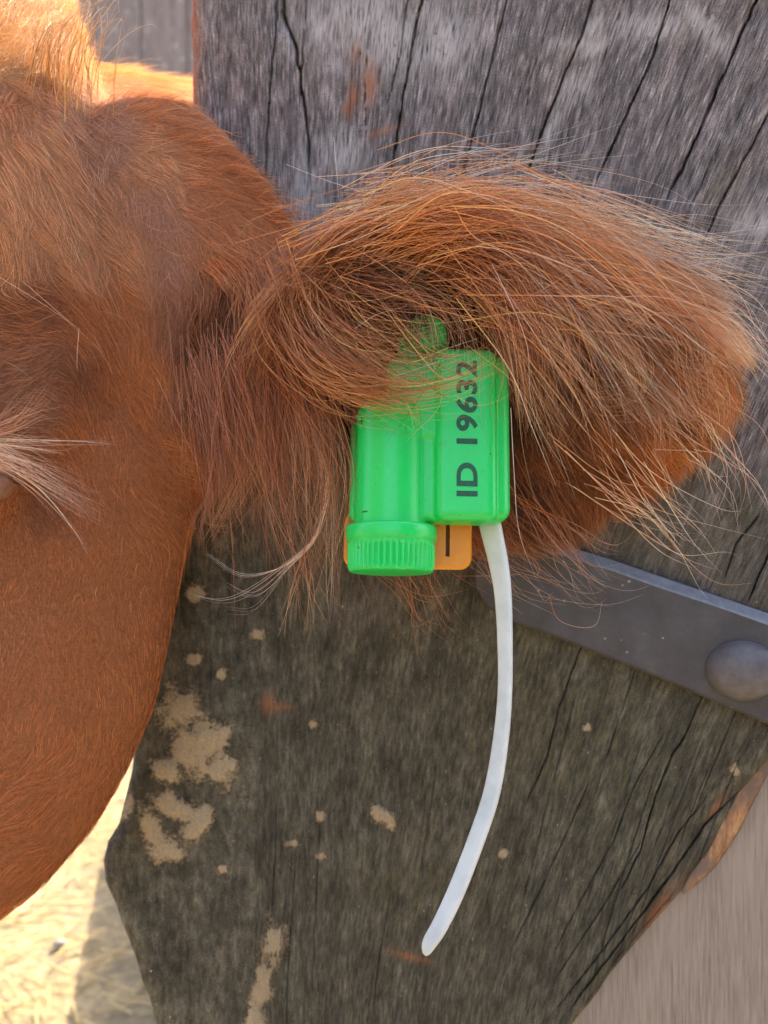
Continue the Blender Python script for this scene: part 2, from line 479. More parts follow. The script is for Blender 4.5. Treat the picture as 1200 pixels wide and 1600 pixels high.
for pts, w, d in crack_lines:
    pts = np.array(pts, float)
    a, b = pts[0, 1], pts[-1, 1]
    xc = np.interp(PY, pts[:, 1], pts[:, 0]) + (vnoise(PY / 14, PY * 0 + pts[0, 0], 11) - .5) * w * .7
    t = np.clip((PY - a) / (b - a), 0, 1)
    env = np.where((PY >= a) & (PY <= b), np.clip(np.minimum(t, 1 - t) * 7, 0, 1), 0)
    ww = w * .37 * (.5 + .55 * env) * (.75 + .5 * vnoise(PY / 40, PY * 0 + pts[0, 0], 12))
    D = np.maximum(D, d * env * np.exp(-((X - xc) / ww) ** 4))
G = vnoise(U / 9, PY / 170, 21) * .5 + vnoise(U / 4, PY / 90, 22) * .3 + vnoise(U / 26, PY / 300, 23) * .9
D += (G - .85) * .0011
D += (fbm(U / 220, PY / 300, 27, 3) - .5) * .006
# rounded arris at both cut edges, and the thick worn edge band at the lower right
dl = (X - xl) * K * .44; dr = (xr - X) * K * .42
for dd, rr in ((dl, .007), (dr, .004)):
    q = np.clip(1 - dd / rr, 0, 1)
    D += rr * (1 - np.sqrt(np.clip(1 - q * q, 0, 1)))
led = np.interp(PY, [1180, 1355, 1400, 1450, 1580, 1700], [1120, 1035, 1015, 980, 900, 840])
fall = np.clip((X - led) / 8, 0, 1) * (PY > 1150) * np.clip((PY - 1180) / 120, 0, 1)
D += fall * .0035
# knotty pit with lichen
D += .004 * np.exp(-(((X - 452) / 16) ** 2 + ((PY - 20) / 40) ** 2))
MUD = [(280, 1110, 36, 40, 30), (325, 1150, 44, 34, 0), (300, 1175, 38, 55, -30), (262, 1205, 34, 24, 0), (345, 1200, 26, 40, 0), (268, 1258, 44, 22, 32), (236, 1290, 18, 44, -30), (262, 1330, 34, 26, 20), (310, 1290, 22, 45, 40), (425, 1478, 20, 38, 8), (408, 1540, 18, 48, 10), (400, 1600, 20, 40, 0), (600, 1275, 13, 26, -60)]
for mx_, my_, ma, mb, mr in MUD:       # dried splashes stand proud of the face
    c_, s_ = math.cos(R(mr)), math.sin(R(mr)); aa = (X - mx_) * c_ + (PY - my_) * s_; bb = -(X - mx_) * s_ + (PY - my_) * c_
    g_ = np.exp(-((aa / ma) ** 2 + (bb / mb) ** 2))
    D -= np.clip(g_ * (.6 + .8 * fbm(X / 9, PY / 9, 41)) - .45, 0, .5) * .0035
depth = by(X) + D
Vb = PA(X, PY, depth)
# keep sideways position on the board plane while sinking: good enough at these depths
nr, nc = X.shape
keep = inside[:-1, :-1] & inside[:-1, 1:] & inside[1:, 1:] & inside[1:, :-1]
idx = np.arange(nr * nc).reshape(nr, nc)
wid = np.abs(X[:-1, 1:] - X[:-1, :-1]) + np.abs(X[1:, 1:] - X[1:, :-1])
keep &= wid > 1e-4
Fb = np.stack([idx[:-1, :-1], idx[1:, :-1], idx[1:, 1:], idx[:-1, 1:]], -1)[keep]
# side faces
Vl = Vb.reshape(-1, 3)
extraV = []; extraF = []
base = len(Vl)
NB = np.array([BB, 1, 0.0]); NB /= np.linalg.norm(NB)
for side in (0, 1):
    ex = xl[:, 0] if side == 0 else xr[:, 0]
    e0 = PA(ex, rows, by(ex)) + NB * (.007 if side == 0 else .004)
    e1 = e0 + NB * .05
    k = base + len(extraV)
    extraV += list(e0) + list(e1)
    for r in range(nr - 1):
        q = (k + r, k + r + 1, k + nr + r + 1, k + nr + r)
        extraF.append(q)
    if side == 0: kb = k
    else:
        for r in range(nr - 1): extraF.append((kb + nr + r, k + nr + r, k + nr + r + 1, kb + nr + r + 1))
        extraF.append((kb, k, k + nr, kb + nr))
V = np.concatenate([Vl, np.array(extraV)])
F = np.concatenate([Fb, np.array(extraF)])
nV = len(V)
me = bpy.data.meshes.new("timber_board")
me.vertices.add(nV); me.vertices.foreach_set("co", V.astype(np.float32).ravel())
me.loops.add(F.size); me.loops.foreach_set("vertex_index", F.astype(np.int32).ravel())
me.polygons.add(len(F)); me.polygons.foreach_set("loop_start", np.arange(0, F.size, 4, dtype=np.int32))
me.update(calc_edges=True)
me.polygons.foreach_set("use_smooth", np.ones(len(F), bool))
def blob(x, y, rx, ry, rot=0):
    c, s = math.cos(R(rot)), math.sin(R(rot))
    a = (X - x) * c + (PY - y) * s; b = -(X - x) * s + (PY - y) * c
    return np.exp(-((a / rx) ** 2 + (b / ry) ** 2))
moss = np.clip((PY - 640 + (fbm(X / 130, PY / 160, 31) - .5) * 420 - np.clip(X - 1000, 0, 400) * .3) / 260, 0, 1)
moss = np.clip(moss + (fbm(X / 45, PY / 80, 33) - .62) * 1.6 * (PY < 700) , 0, 1)
mud = np.zeros_like(X)
for a in [(280, 1110, 36, 40, 30), (325, 1150, 44, 34, 0), (300, 1175, 38, 55, -30), (262, 1205, 34, 24), (345, 1200, 26, 40), (268, 1258, 44, 22, 32), (236, 1290, 18, 44, -30), (262, 1330, 34, 26, 20), (310, 1290, 22, 45, 40),
          (200, 1262, 12, 20, 20), (306, 928, 18, 14), (425, 1478, 20, 38, 8), (408, 1540, 18, 48, 10), (400, 1600, 20, 40), (600, 1275, 13, 26, -60), (612, 1290, 9, 14, -60), (500, 1275, 9, 9), (402, 990, 16, 9), (345, 1055, 9, 10), (455, 1318, 14, 6), (348, 1358, 10, 8), (488, 1132, 9, 9), (500, 1338, 8, 8), (785, 1333, 10, 7), (918, 1137, 7, 7), (304, 1030, 14, 10), (1150, 1205, 8, 16)]:
    mud = np.maximum(mud, blob(*a) * .98)
mud = mud * (.75 + .45 * fbm(X / 16, PY / 16, 35))
pale = np.zeros_like(X)
for a in [(905, 70, 45, 14, 0), (930, 75, 26, 12, -30), (890, 145, 14, 26, 20), (912, 130, 10, 36, 30), (930, 40, 12, 26, 20), (862, 200, 9, 40, 15), (1100, 40, 20, 50, -50), (1120, 65, 16, 26, -40), (560, 30, 90, 60, 0), (610, 60, 60, 60, 0),
          (690, 60, 60, 60, 10), (530, 240, 40, 40, 0), (520, 100, 20, 14, -40), (1090, 410, 60, 14, 0), (1180, 350, 40, 30, 0), (480, 300, 30, 60, 0), (1020, 40, 60, 20, 0)]:
    pale = np.maximum(pale, blob(*a))
pale = np.clip(pale * (.35 + .9 * fbm(U / 14, PY / 60, 37)), 0, 1)
bare_glow = np.zeros_like(X)
for a in [(578, 130, 12, 34, 5), (553, 150, 10, 22), (545, 170, 9, 14), (600, 205, 24, 6, -20), (557, 85, 8, 20), (420, 1100, 10, 16), (440, 1105, 16, 6), (640, 1495, 30, 5, 15), (1120, 1260, 5, 20, 35), (300, 60, 9, 170, 0), (1030, 1420, 9, 50, 35)]:  # tall left-edge streak paints warm bounce glow; the rest is bare wood
    bare_glow = np.maximum(bare_glow, blob(*a) * .8)
lich = np.zeros_like(X)
for a in [(1030, 850, 90, 50, 0), (900, 1160, 160, 120, 0), (820, 1020, 90, 60), (1100, 850, 60, 60), (455, 60, 14, 50, 0), (960, 1220, 80, 120), (640, 1380, 100, 80), (1130, 300, 30, 40)]:
    lich = np.maximum(lich, blob(*a) * .9)
for nm, arr in (("moss", moss), ("mud", mud), ("pale", pale), ("bare_glow", bare_glow), ("lichen", lich)):
    fattr(me, nm, np.concatenate([arr.ravel(), np.full(nV - base, .35 if nm == "bare_glow" else (1 if nm == "moss" and False else .3 if nm == "moss" else 0))]))
uvl = me.uv_layers.new(name="UVMap")
UVv = np.zeros((nV, 2))
UVv[:base, 0] = (U * .00031).ravel(); UVv[:base, 1] = (-PY * .00031).ravel()
UVv[base:, 0] = V[base:, 1] * 1.0; UVv[base:, 1] = V[base:, 2]
uvl.data.foreach_set("uv", UVv[F.ravel()].astype(np.float32).ravel())
board = link("timber_board", me, M_TIMBER)
props(board, "wide weathered grey timber board with long dark cracks behind the ear", "board")
me.validate()

# ------------------------------------------------------------------ lighter planed board below right, with the torn splinter
pl = []
for py, px in [(1130, 1262), (1180, 1207), (1240, 1160), (1290, 1135), (1340, 1110), (1405, 1056), (1495, 981), (1600, 899), (1750, 796), (2200, 606)]:
    pl.append((px - 14, py))
outline = [(1500, 900)] + pl + [(1900, 2200)]
bm = bmesh.new()
fr = [bm.verts.new(P(x, y, float(by(x)) + .009)) for x, y in outline]
bk = [bm.verts.new(P(x, y, float(by(x)) + .009) + Vector(NB) * .03) for x, y in outline]
bm.faces.new(fr); bm.faces.new(bk[::-1])
for i in range(len(fr)):
    j = (i + 1) % len(fr); bm.faces.new((fr[i], bk[i], bk[j], fr[j]))
pb = bm_obj("planed_board", bm, M_PLANED, None, False)
props(pb, "smooth pinkish brown board at the lower right corner, under the dark board's edge", "board")
# splinter: torn bright lip along the edge
sp = [(1230, 1150, 3), (1203, 1185, 10), (1180, 1215, 15), (1158, 1250, 19), (1140, 1285, 20), (1126, 1315, 16), (1108, 1345, 13), (1085, 1372, 10), (1066, 1395, 3)]
bm = bmesh.new(); rings = []
for i, (x, y, w) in enumerate(sp):
    dirv = Vector((.62, -.78)); nrm = Vector((-.78, -.62))
    ring = []
    for k in range(6):
        a = k / 5 * math.pi
        off = math.cos(a) * w; lift = math.sin(a) * w * .35 + rng.uniform(0, 1.5)
        q = P(x + nrm.x * off, y + nrm.y * off, float(by(x)) + .006)
        ring.append(bm.verts.new(q - Vector(NB) * lift * .0003))
    rings.append(ring)
for a, b in zip(rings[:-1], rings[1:]):
    for k in range(5): bm.faces.new((a[k], a[k + 1], b[k + 1], b[k]))
    bm.faces.new((a[5], a[0], b[0], b[5]))
bm_obj("splinter", bm, M_SPLIT, pb)

# ------------------------------------------------------------------ iron strap with domed rivet
strap = bpy.data.objects.new("iron_strap", None); sc.collection.objects.link(strap)
strap.location = P(1155, 1042, float(by(1155)))
props(strap, "dark grey iron strap bolted slantwise across the timber board", "iron strap")
inv = Matrix.Translation(-strap.location)
# centre line columns: px, top edge py, face-top py, bottom py
cols = [(748, 876, 888, 918), (757, 856, 868, 938), (770, 844, 858, 950), (800, 832, 848, 967), (877, 850, 866, 996), (955, 873, 889, 1026), (1033, 900, 917, 1057), (1115, 928, 944, 1092), (1200, 957, 974, 1128), (1300, 994, 1011, 1172), (1420, 1040, 1058, 1224), (1600, 1105, 1122, 1300)]
bm = bmesh.new(); rings = []
T = .0075
for px, a, b, c in cols:
    y = float(by(px)) - .0015
    f = lambda yy, off: bm.verts.new(inv @ (P(px, yy, y) - Vector(NB) * off))
    ring = [f(a, -.004), f(a + 1, T * .30), f(b - 3, T * .93), f(b + 1, T), f((b + c) / 2, T * 1.03), f(c - 5, T), f(c, T - .0012), f(c, -.004)]
    rings.append(ring)
for a, b in zip(rings[:-1], rings[1:]):
    for k in range(len(a)):
        bm.faces.new((a[k], a[(k + 1) % 8], b[(k + 1) % 8], b[k]))
bm.faces.new(rings[0]); bm.faces.new(rings[-1][::-1])
o = bm_obj("plate", bm, M_IRON, strap, False)
o.data.materials.append(mat_simple("skylit_iron_edge", (.20, .22, .26), .38, (.13, .14, .165), 220, .0004))  # lighter colour on the chamfer paints the sky's reflection
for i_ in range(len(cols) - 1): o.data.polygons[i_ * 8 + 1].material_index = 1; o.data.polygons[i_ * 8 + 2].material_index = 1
bm = bmesh.new()
prev = None
rot = Vector((-NB[0], -NB[1], 0)).to_track_quat('Z', 'Y').to_matrix().to_4x4()
prof = [(.0154, -.001), (.0156, .0012), (.0152, .0026), (.0144, .0045), (.0128, .0066), (.0100, .0084), (.0066, .0096), (.0032, .0102)]
top = bm.verts.new((0, 0, .0103)); rr = []
for r, h in prof:
    rr.append([bm.verts.new((r * math.cos(a / 40 * 2 * math.pi), r * .86 * math.sin(a / 40 * 2 * math.pi), h)) for a in range(40)])
for a, b in zip(rr[:-1], rr[1:]):
    for k in range(40): bm.faces.new((a[k], a[(k + 1) % 40], b[(k + 1) % 40], b[k]))
for k in range(40): bm.faces.new((rr[-1][k], rr[-1][(k + 1) % 40], top))
bmesh.ops.transform(bm, matrix=Matrix.Translation(-Vector(NB) * (T + .0018)) @ rot, verts=bm.verts)
bm_obj("rivet", bm, mat_simple("worn_rivet_iron", (.125, .12, .135), .5, (.08, .072, .08), 160, .0006), strap)

# ------------------------------------------------------------------ the cow: one continuous body
def loft(bm, rings):
    vs = [[bm.verts.new(p) for p in r] for r in rings]
    n = len(vs[0])
    for a, b in zip(vs[:-1], vs[1:]):
        for k in range(n): bm.faces.new((a[k], a[(k + 1) % n], b[(k + 1) % n], b[k]))
    bm.faces.new(vs[0][::-1]); bm.faces.new(vs[-1])

def sil_loft(bm, table, rx0, n=36, step=40):
    """stack of horizontal ellipses whose right edge is seen at the given pixels"""
    table = np.array(table, float)
    rings = []
    for py in np.arange(table[0, 0], table[-1, 0] + 1, step):
        xr_, fy, ry, rx = [np.interp(py, table[:, 0], table[:, i]) for i in (1, 2, 3, 4)]
        cy = fy + ry; s = (xr_ - 600) * K
        cx = s * cy - math.sqrt(rx * rx + s * s * ry * ry)
        z = CZ - (py - 800) * K * cy
        rings.append([(cx + rx * math.cos(2 * math.pi * k / n), cy + ry * math.sin(2 * math.pi * k / n), z) for k in range(n)])
    loft(bm, rings)

def ell(bm, c, r, rot=None, sub=4):
    m = Matrix.Translation(Vector(c)) @ (rot or Matrix.Identity(4)) @ Matrix.Diagonal((*r, 1))
    bmesh.ops.create_icosphere(bm, subdivisions=sub, radius=1, matrix=m)

def tube(bm, pts, n=20):
    rings = []
    pts = [(Vector(p), r) for p, r in pts]
    for i, (p, r) in enumerate(pts):
        a = pts[max(i - 1, 0)][0]; b = pts[min(i + 1, len(pts) - 1)][0]
        q = (b - a).normalized().to_track_quat('Z', 'Y')
        rings.append([p + q @ Vector((r * math.cos(2 * math.pi * k / n), r * math.sin(2 * math.pi * k / n), 0)) for k in range(n)])
    loft(bm, rings)

bm = bmesh.new()
#            py, right px, front y, ry, rx
sil_loft(bm, [(-260, -80, .50, .02, .03), (-220, -10, .475, .045, .06), (-120, 60, .445, .06, .085), (0, 108, .415, .075, .10), (100, 146, .388, .085, .10), (200, 180, .364, .085, .10), (300, 205, .352, .085, .10), (400, 225, .345, .085, .10),
              (500, 242, .342, .085, .10), (600, 246, .343, .085, .10), (700, 232, .348, .08, .10), (800, 215, .356, .08, .10), (900, 200, .37, .07, .09)], 0)
sil_loft(bm, [(380, 190, .42, .05, .08), (460, 240, .40, .06, .10), (540, 280, .388, .065, .11), (640, 304, .382, .045, .115), (720, 312, .376, .046, .115), (800, 308, .372, .05, .115), (900, 284, .366, .05, .11), (1000, 266, .360, .048, .105), (1100, 244, .354, .05, .10),
              (1200, 206, .350, .053, .095), (1300, 148, .346, .055, .09), (1380, 80, .343, .06, .085), (1455, -10, .342, .065, .075), (1600, -140, .34, .06, .065), (1750, -250, .34, .055, .055), (1860, -310, .345, .05, .05), (1920, -360, .355, .03, .03)], 0)
sil_loft(bm, [(165, 300, .425, .012, .02), (200, 335, .415, .018, .035), (240, 372, .408, .022, .045), (290, 415, .402, .025, .05), (350, 455, .397, .026, .055), (420, 490, .392, .026, .06), (500, 490, .390, .026, .06), (580, 455, .392, .024, .055), (660, 405, .398, .02, .05), (740, 340, .405, .018, .04), (800, 300, .41, .014, .03)], 0)
# neck, trunk, legs behind the board
tube(bm, [((-.22, .46, 1.10), .10), ((-.205, .56, 1.125), .145), ((-.165, .68, 1.145), .183), ((-.07, .85, 1.10), .21), ((.05, 1.05, 1.02), .24)], 28)
ell(bm, (.17, 1.6, .93), (.27, .78, .31), sub=4)
for lx, ly, s in ((.03, 1.15, 1), (.31, 1.15, 1), (.05, 2.1, -1), (.31, 2.1, -1)):
    if s > 0: pts = [((lx, ly, .85), .10), ((lx, ly - .01, .62), .07), ((lx, ly + .01, .42), .047), ((lx, ly, .36), .05), ((lx, ly, .14), .032), ((lx, ly, .10), .04), ((lx, ly - .03, .01), .048)]
    else: pts = [((lx, ly, .9), .15), ((lx, ly - .08, .68), .10), ((lx, ly + .06, .48), .052), ((lx, ly + .08, .44), .048), ((lx, ly + .03, .16), .034), ((lx, ly + .02, .10), .04), ((lx, ly - .02, .01), .048)]
    tube(bm, pts, 16)
tube(bm, [((.18, 2.3, 1.1), .04), ((.18, 2.4, 1.0), .025), ((.18, 2.43, .6), .015), ((.18, 2.43, .45), .03), ((.18, 2.43, .34), .02)], 12)
# far-side ear
ell(bm, (-.40, .46, 1.12), (.09, .02, .045), Euler((0, R(-12), 0)).to_matrix().to_4x4(), 3)
# near ear as a thick cupped leaf
ear_out = np.array([(440, 420), (500, 380), (560, 350), (650, 322), (750, 314), (850, 330), (950, 368), (1050, 420), (1120, 480), (1165, 550), (1172, 610), (1140, 668), (1085, 722), (1000, 785), (915, 836), (825, 864), (740, 866), (670, 825), (630, 740), (590, 660), (550, 600), (500, 560), (450, 540), (420, 480)], float)
ridge = np.array([(430, 470), (520, 425), (600, 378), (720, 352), (850, 388), (950, 440), (1040, 510)], float)
def seg_dist(px, py, poly):
    d = np.full(px.shape, 1e9)
    for (ax, ay), (bx, by_) in zip(poly[:-1], poly[1:]):
        vx, vy = bx - ax, by_ - ay
        t = np.clip(((px - ax) * vx + (py - ay) * vy) / (vx * vx + vy * vy), 0, 1)
        d = np.minimum(d, np.hypot(px - ax - t * vx, py - ay - t * vy))
    return d
def in_poly(px, py, poly):
    r = np.zeros(px.shape, bool); j = len(poly) - 1
    for i in range(len(poly)):
        (xi, yi), (xj, yj) = poly[i], poly[j]
        c = ((yi > py) != (yj > py)) & (px < (xj - xi) * (py - yi) / (yj - yi + 1e-9) + xi)
        r ^= c; j = i
    return r
def ear_depth(px, py):
    d = .388 - .040 * np.exp(-(seg_dist(px, py, ridge) / 62) ** 2)
    d -= .026 * np.exp(-(((px - 990) / 130) ** 2 + ((py - 640) / 110) ** 2))
    d = np.maximum(d, .341)
    d += .010 * np.exp(-(((px - 680) / 70) ** 2 + ((py - 545) / 60) ** 2))
    return d
gx, gy = np.meshgrid(np.arange(410, 1150, 7.0), np.arange(290, 860, 7.0))
ins = in_poly(gx, gy, ear_out)
de = seg_dist(gx, gy, np.vstack([ear_out, ear_out[:1]]))
fy = ear_depth(gx, gy)
th = .004 + .010 * np.clip(de / 40, 0, 1) ** .5
rnd = .005 * np.clip(1 - de / 18, 0, 1) ** 2
A = PA(gx, gy, fy + rnd); B = PA(gx, gy, fy + th)
vid = -np.ones(gx.shape, int); fvs = []; bvs = []
for j in range(gx.shape[0]):
    for i in range(gx.shape[1]):
        if ins[j, i]:
            vid[j, i] = len(fvs); fvs.append(bm.verts.new(A[j, i])); bvs.append(bm.verts.new(B[j, i]))
ec = {}
for j in range(gx.shape[0] - 1):
    for i in range(gx.shape[1] - 1):
        q = [vid[j, i], vid[j + 1, i], vid[j + 1, i + 1], vid[j, i + 1]]
        if min(q) >= 0:
            bm.faces.new([fvs[k] for k in q]); bm.faces.new([bvs[k] for k in q[::-1]])
            for a, b in zip(q, q[1:] + q[:1]):
                ec[(a, b)] = ec.get((a, b), 0) + 1
for (a, b) in list(ec):
    if (b, a) not in ec: bm.faces.new((fvs[b], fvs[a], bvs[a], bvs[b]))
bmesh.ops.delete(bm, geom=[v for v in bm.verts if not v.link_faces], context='VERTS')
tmp_me = bpy.data.meshes.new("tmp"); bm.to_mesh(tmp_me); bm.free()
tmp = bpy.data.objects.new("tmp", tmp_me); sc.collection.objects.link(tmp)
md = tmp.modifiers.new("r", 'REMESH'); md.mode = 'VOXEL'; md.voxel_size = .0036; md.use_smooth_shade = True
md = tmp.modifiers.new("s", 'SMOOTH'); md.factor = .5; md.iterations = 7
cow_me = evaluated(tmp)
bpy.data.objects.remove(tmp)
print("cow verts", len(cow_me.vertices))
cow = link("cow", cow_me, M_SKIN)
cow_me.name = "cow"
props(cow, "reddish brown long-haired cow, its head and tagged ear against the timber board", "cow")

# ------------------------------------------------------------------ surface maps seen from the front
nv = len(cow_me.vertices); co = np.empty(nv * 3, np.float32); cow_me.vertices.foreach_get("co", co); co = co.reshape(-1, 3).astype(float)
bvh = BVHTree.FromPolygons([tuple(c) for c in co], [tuple(p.vertices) for p in cow_me.polygons])
GS = 6
mx = np.arange(-420, 1320, GS); my = np.arange(-300, 1760, GS)
SD = np.full((len(my), len(mx)), 9.0); SN = np.zeros((len(my), len(mx), 3))
org = Vector((0, 0, CZ))
for j, py in enumerate(my):
    for i, px in enumerate(mx):
        d = Vector(((px - 600) * K, 1, -(py - 800) * K))
        h = bvh.ray_cast(org, d, 1.2)
        if h[0] is not None:
            SD[j, i] = h[0].y; SN[j, i] = h[1]
def to_px(p):
    return p[:, 0] / p[:, 1] / K + 600, 800 - (p[:, 2] - CZ) / p[:, 1] / K
def look(p):
    px, py = to_px(p)
    i = np.clip(np.round((px - mx[0]) / GS).astype(int), 0, len(mx) - 1); j = np.clip(np.round((py - my[0]) / GS).astype(int), 0, len(my) - 1)
    return px, py, SD[j, i], SN[j, i]

# ------------------------------------------------------------------ coat: combing guides
RU = (.62, .215, .072); TA = (.84, .49, .31); GO = (.83, .42, .16); PU = (.43, .185, .105); DK = (.06, .026, .015); WH = (.92, .79, .69); OR = (.74, .295, .095); BR = (.36, .125, .048)
# px, py, dx, dy, length mm, lift, root colour, tip colour, clumpiness
GUIDES = [
 (-250, 0, .2, -.9, 18, .8, RU, TA, .4), (-100, -100, .3, -.9, 20, .8, RU, GO, .4), (30, 60, .45, -.85, 17, .9, RU, GO, .5), (100, 40, .6, -.75, 15, .9, RU, GO, .5), (150, 110, .85, -.4, 12, .7, RU, GO, .5), (10, 170, -.2, .9, 14, .7, RU, TA, .5),
 (120, 170, .35, .9, 13, .5, PU, TA, .5), (60, 230, .4, .9, 17, .35, BR, TA, .55), (170, 230, .5, .85, 13, .4, PU, TA, .5), (10, 300, .3, .95, 18, .3, BR, TA, .55), (90, 330, .5, .87, 19, .3, BR, TA, .6), (150, 400, .55, .83, 19, .3, BR, TA, .6),
 (20, 380, .1, 1, 16, .4, BR, GO, .6), (5, 425, -.7, .5, 15, .6, BR, GO, .7), (-120, 350, -.2, 1, 18, .3, RU, TA, .5), (-250, 500, -.4, .9, 14, .3, RU, TA, .5),
 (20, 470, .95, -.1, 13, .3, BR, RU, .45), (80, 480, .95, .15, 14, .3, BR, RU, .45), (140, 500, .8, .6, 14, .3, RU, OR, .45), (200, 480, .65, .77, 16, .3, RU, GO, .5), (215, 400, .5, .87, 16, .3, BR, TA, .5),
 (235, 560, .45, .9, 13, .3, RU, GO, .5), (190, 600, .35, .95, 10, .25, RU, OR, .35), (120, 600, .5, .8, 9, .3, BR, PU, .35), (60, 580, .9, -.45, 12, .4, PU, RU, .3), (20, 620, .85, -.5, 14, .5, PU, TA, .3), (110, 680, .5, .85, 8, .25, RU, OR, .3),
 (60, 650, .9, -.15, 10, .3, PU, BR, .3), (180, 720, .1, 1, 7, .2, RU, OR, .25), (50, 790, .5, .85, 5, .2, BR, RU, .2), (10, 800, .2, .95, 5, .2, RU, TA, .2), (70, 870, 0, 1, 5, .2, RU, OR, .2), (20, 950, 0, 1, 4.5, .2, RU, TA, .2),
 (150, 900, 0, 1, 5.5, .2, RU, OR, .2), (240, 900, .15, 1, 6, .25, RU, OR, .25), (240, 700, .6, .6, 9, .4, RU, OR, .45), (290, 760, .85, .35, 9, .4, RU, OR, .45), (270, 820, .8, .5, 8, .3, RU, OR, .4),
 (250, 1000, 0, 1, 6, .2, RU, OR, .2), (100, 1050, -.1, 1, 6, .2, RU, OR, .2), (180, 1150, -.2, .95, 6, .2, RU, OR, .2), (40, 1150, -.5, .8, 8, .25, RU, OR, .3), (60, 1230, -.95, .15, 9, .3, RU, OR, .4), (150, 1260, -.6, .6, 7, .25, RU, OR, .3),
 (30, 1350, -.95, .1, 9, .3, RU, OR, .35), (-200, 1000, -.1, 1, 6, .2, RU, OR, .2), (-200, 1400, -.6, .8, 7, .2, RU, OR, .2), (-250, 1750, -.6, .8, 5, .2, BR, TA, .2),
 # neck crest behind the ear
 (230, 150, .9, -.1, 14, .5, RU, GO, .4), (290, 200, 1, .02, 14, .3, RU, TA, .45), (350, 240, .98, .1, 13, .3, RU, OR, .4), (250, 250, .75, .5, 14, .4, BR, TA, .5), (400, 300, .95, .25, 13, .3, RU, OR, .4), (330, 310, .95, .2, 14, .3, RU, OR, .45), (450, 345, .9, .4, 12, .3, RU, OR, .4),
 (250, 340, .25, .97, 14, .35, PU, PU, .6), (280, 430, .1, 1, 15, .35, PU, PU, .6), (340, 400, .5, .8, 13, .3, RU, TA, .4), (400, 400, .7, .5, 13, .3, RU, OR, .4), (270, 530, -.15, 1, 16, .35, PU, PU, .6), (320, 480, -.3, .95, 20, .35, BR, PU, .6), (290, 620, .05, 1, 17, .4, PU, PU, .55),  # purple-brown coat that also carries the shade of the fold
 # hanging fringe under the ear base
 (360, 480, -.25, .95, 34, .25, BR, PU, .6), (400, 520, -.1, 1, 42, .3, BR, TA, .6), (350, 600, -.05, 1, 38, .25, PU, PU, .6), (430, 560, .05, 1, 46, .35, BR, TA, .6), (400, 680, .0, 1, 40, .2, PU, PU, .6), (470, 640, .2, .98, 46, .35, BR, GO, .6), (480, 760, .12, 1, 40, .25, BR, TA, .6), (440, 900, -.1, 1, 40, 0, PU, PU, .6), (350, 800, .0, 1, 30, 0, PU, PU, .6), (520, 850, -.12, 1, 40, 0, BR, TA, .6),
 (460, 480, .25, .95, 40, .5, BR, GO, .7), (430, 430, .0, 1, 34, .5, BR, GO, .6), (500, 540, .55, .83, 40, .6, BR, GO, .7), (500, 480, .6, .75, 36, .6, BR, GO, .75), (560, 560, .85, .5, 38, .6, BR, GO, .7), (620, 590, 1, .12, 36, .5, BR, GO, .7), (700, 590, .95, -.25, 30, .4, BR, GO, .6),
 # ear: upper rim, back flow and front lobe
 (500, 400, .85, -.5, 36, .5, BR, GO, .6), (520, 350, .75, -.65, 34, .5, RU, GO, .6), (560, 330, .8, -.6, 36, .4, OR, GO, .5), (600, 300, .88, -.45, 34, .4, OR, GO, .5), (580, 400, .92, -.38, 40, .45, BR, GO, .6), (660, 370, .97, -.2, 42, .4, OR, WH, .55), (700, 300, .98, -.15, 34, .4, OR, WH, .5), (660, 430, 1, .02, 36, .3, DK, BR, .6), (600, 450, .9, .2, 24, .3, DK, BR, .5),  # closing dark guides: shade beneath the rim, put into the hair colour
 (740, 430, .92, .4, 42, .4, BR, TA, .6), (780, 340, .98, .18, 44, .35, OR, WH, .5), (780, 480, .68, .73, 42, .45, BR, TA, .6), (820, 560, .45, .9, 38, .5, BR, TA, .6), (840, 420, .86, .5, 44, .4, BR, TA, .6), (850, 290, .98, .02, 36, .3, OR, WH, .45), (900, 340, .97, .22, 44, .3, OR, WH, .5),
 (900, 500, .8, .6, 42, .4, BR, TA, .6), (960, 430, .9, .42, 42, .35, OR, TA, .55), (980, 340, .97, .1, 34, .3, OR, WH, .5), (1020, 520, .86, .5, 38, .35, BR, TA, .5), (1050, 420, .95, .28, 36, .3, OR, WH, .5), (880, 640, .5, .87, 30, .4, BR, TA, .5), (960, 600, .7, .7, 34, .4, BR, TA, .5), (1100, 480, .95, .3, 30, .3, OR, TA, .5),
 (1060, 620, .82, .55, 26, .35, RU, OR, .45), (1120, 560, .92, .35, 24, .3, OR, GO, .45), (1000, 700, .65, .75, 22, .35, RU, OR, .4), (920, 740, .5, .86, 24, .45, BR, OR, .5), (1080, 690, .75, .6, 20, .3, OR, GO, .4), (860, 780, .4, .9, 22, .5, BR, OR, .5), (830, 700, .35, .93, 16, .3, BR, RU, .4), (960, 790, .6, .8, 24, .5, BR, TA, .5), (860, 840, .5, .8, 24, .5, BR, TA, .5), (760, 860, .2, .95, 16, .4, RU, TA, .4), (660, 800, .0, 1, 18, .4, BR, TA, .4),
 (720, 478, .85, .5, 12, .2, DK, DK, .3), (790, 560, .4, .9, 12, .2, DK, DK, .3), (820, 650, .3, .95, 12, .2, DK, BR, .3), (700, 700, .1, 1, 10, .2, DK, BR, .3), (620, 700, -.1, 1, 14, .2, DK, BR, .3), (680, 520, .5, .8, 8, .2, DK, BR, .3), (1180, 600, .95, .25, 22, .3, OR, GO, .4),  # near-black hair colours paint the shade of the ear hollow
]
gp = np.array([g[:2] for g in GUIDES], float)
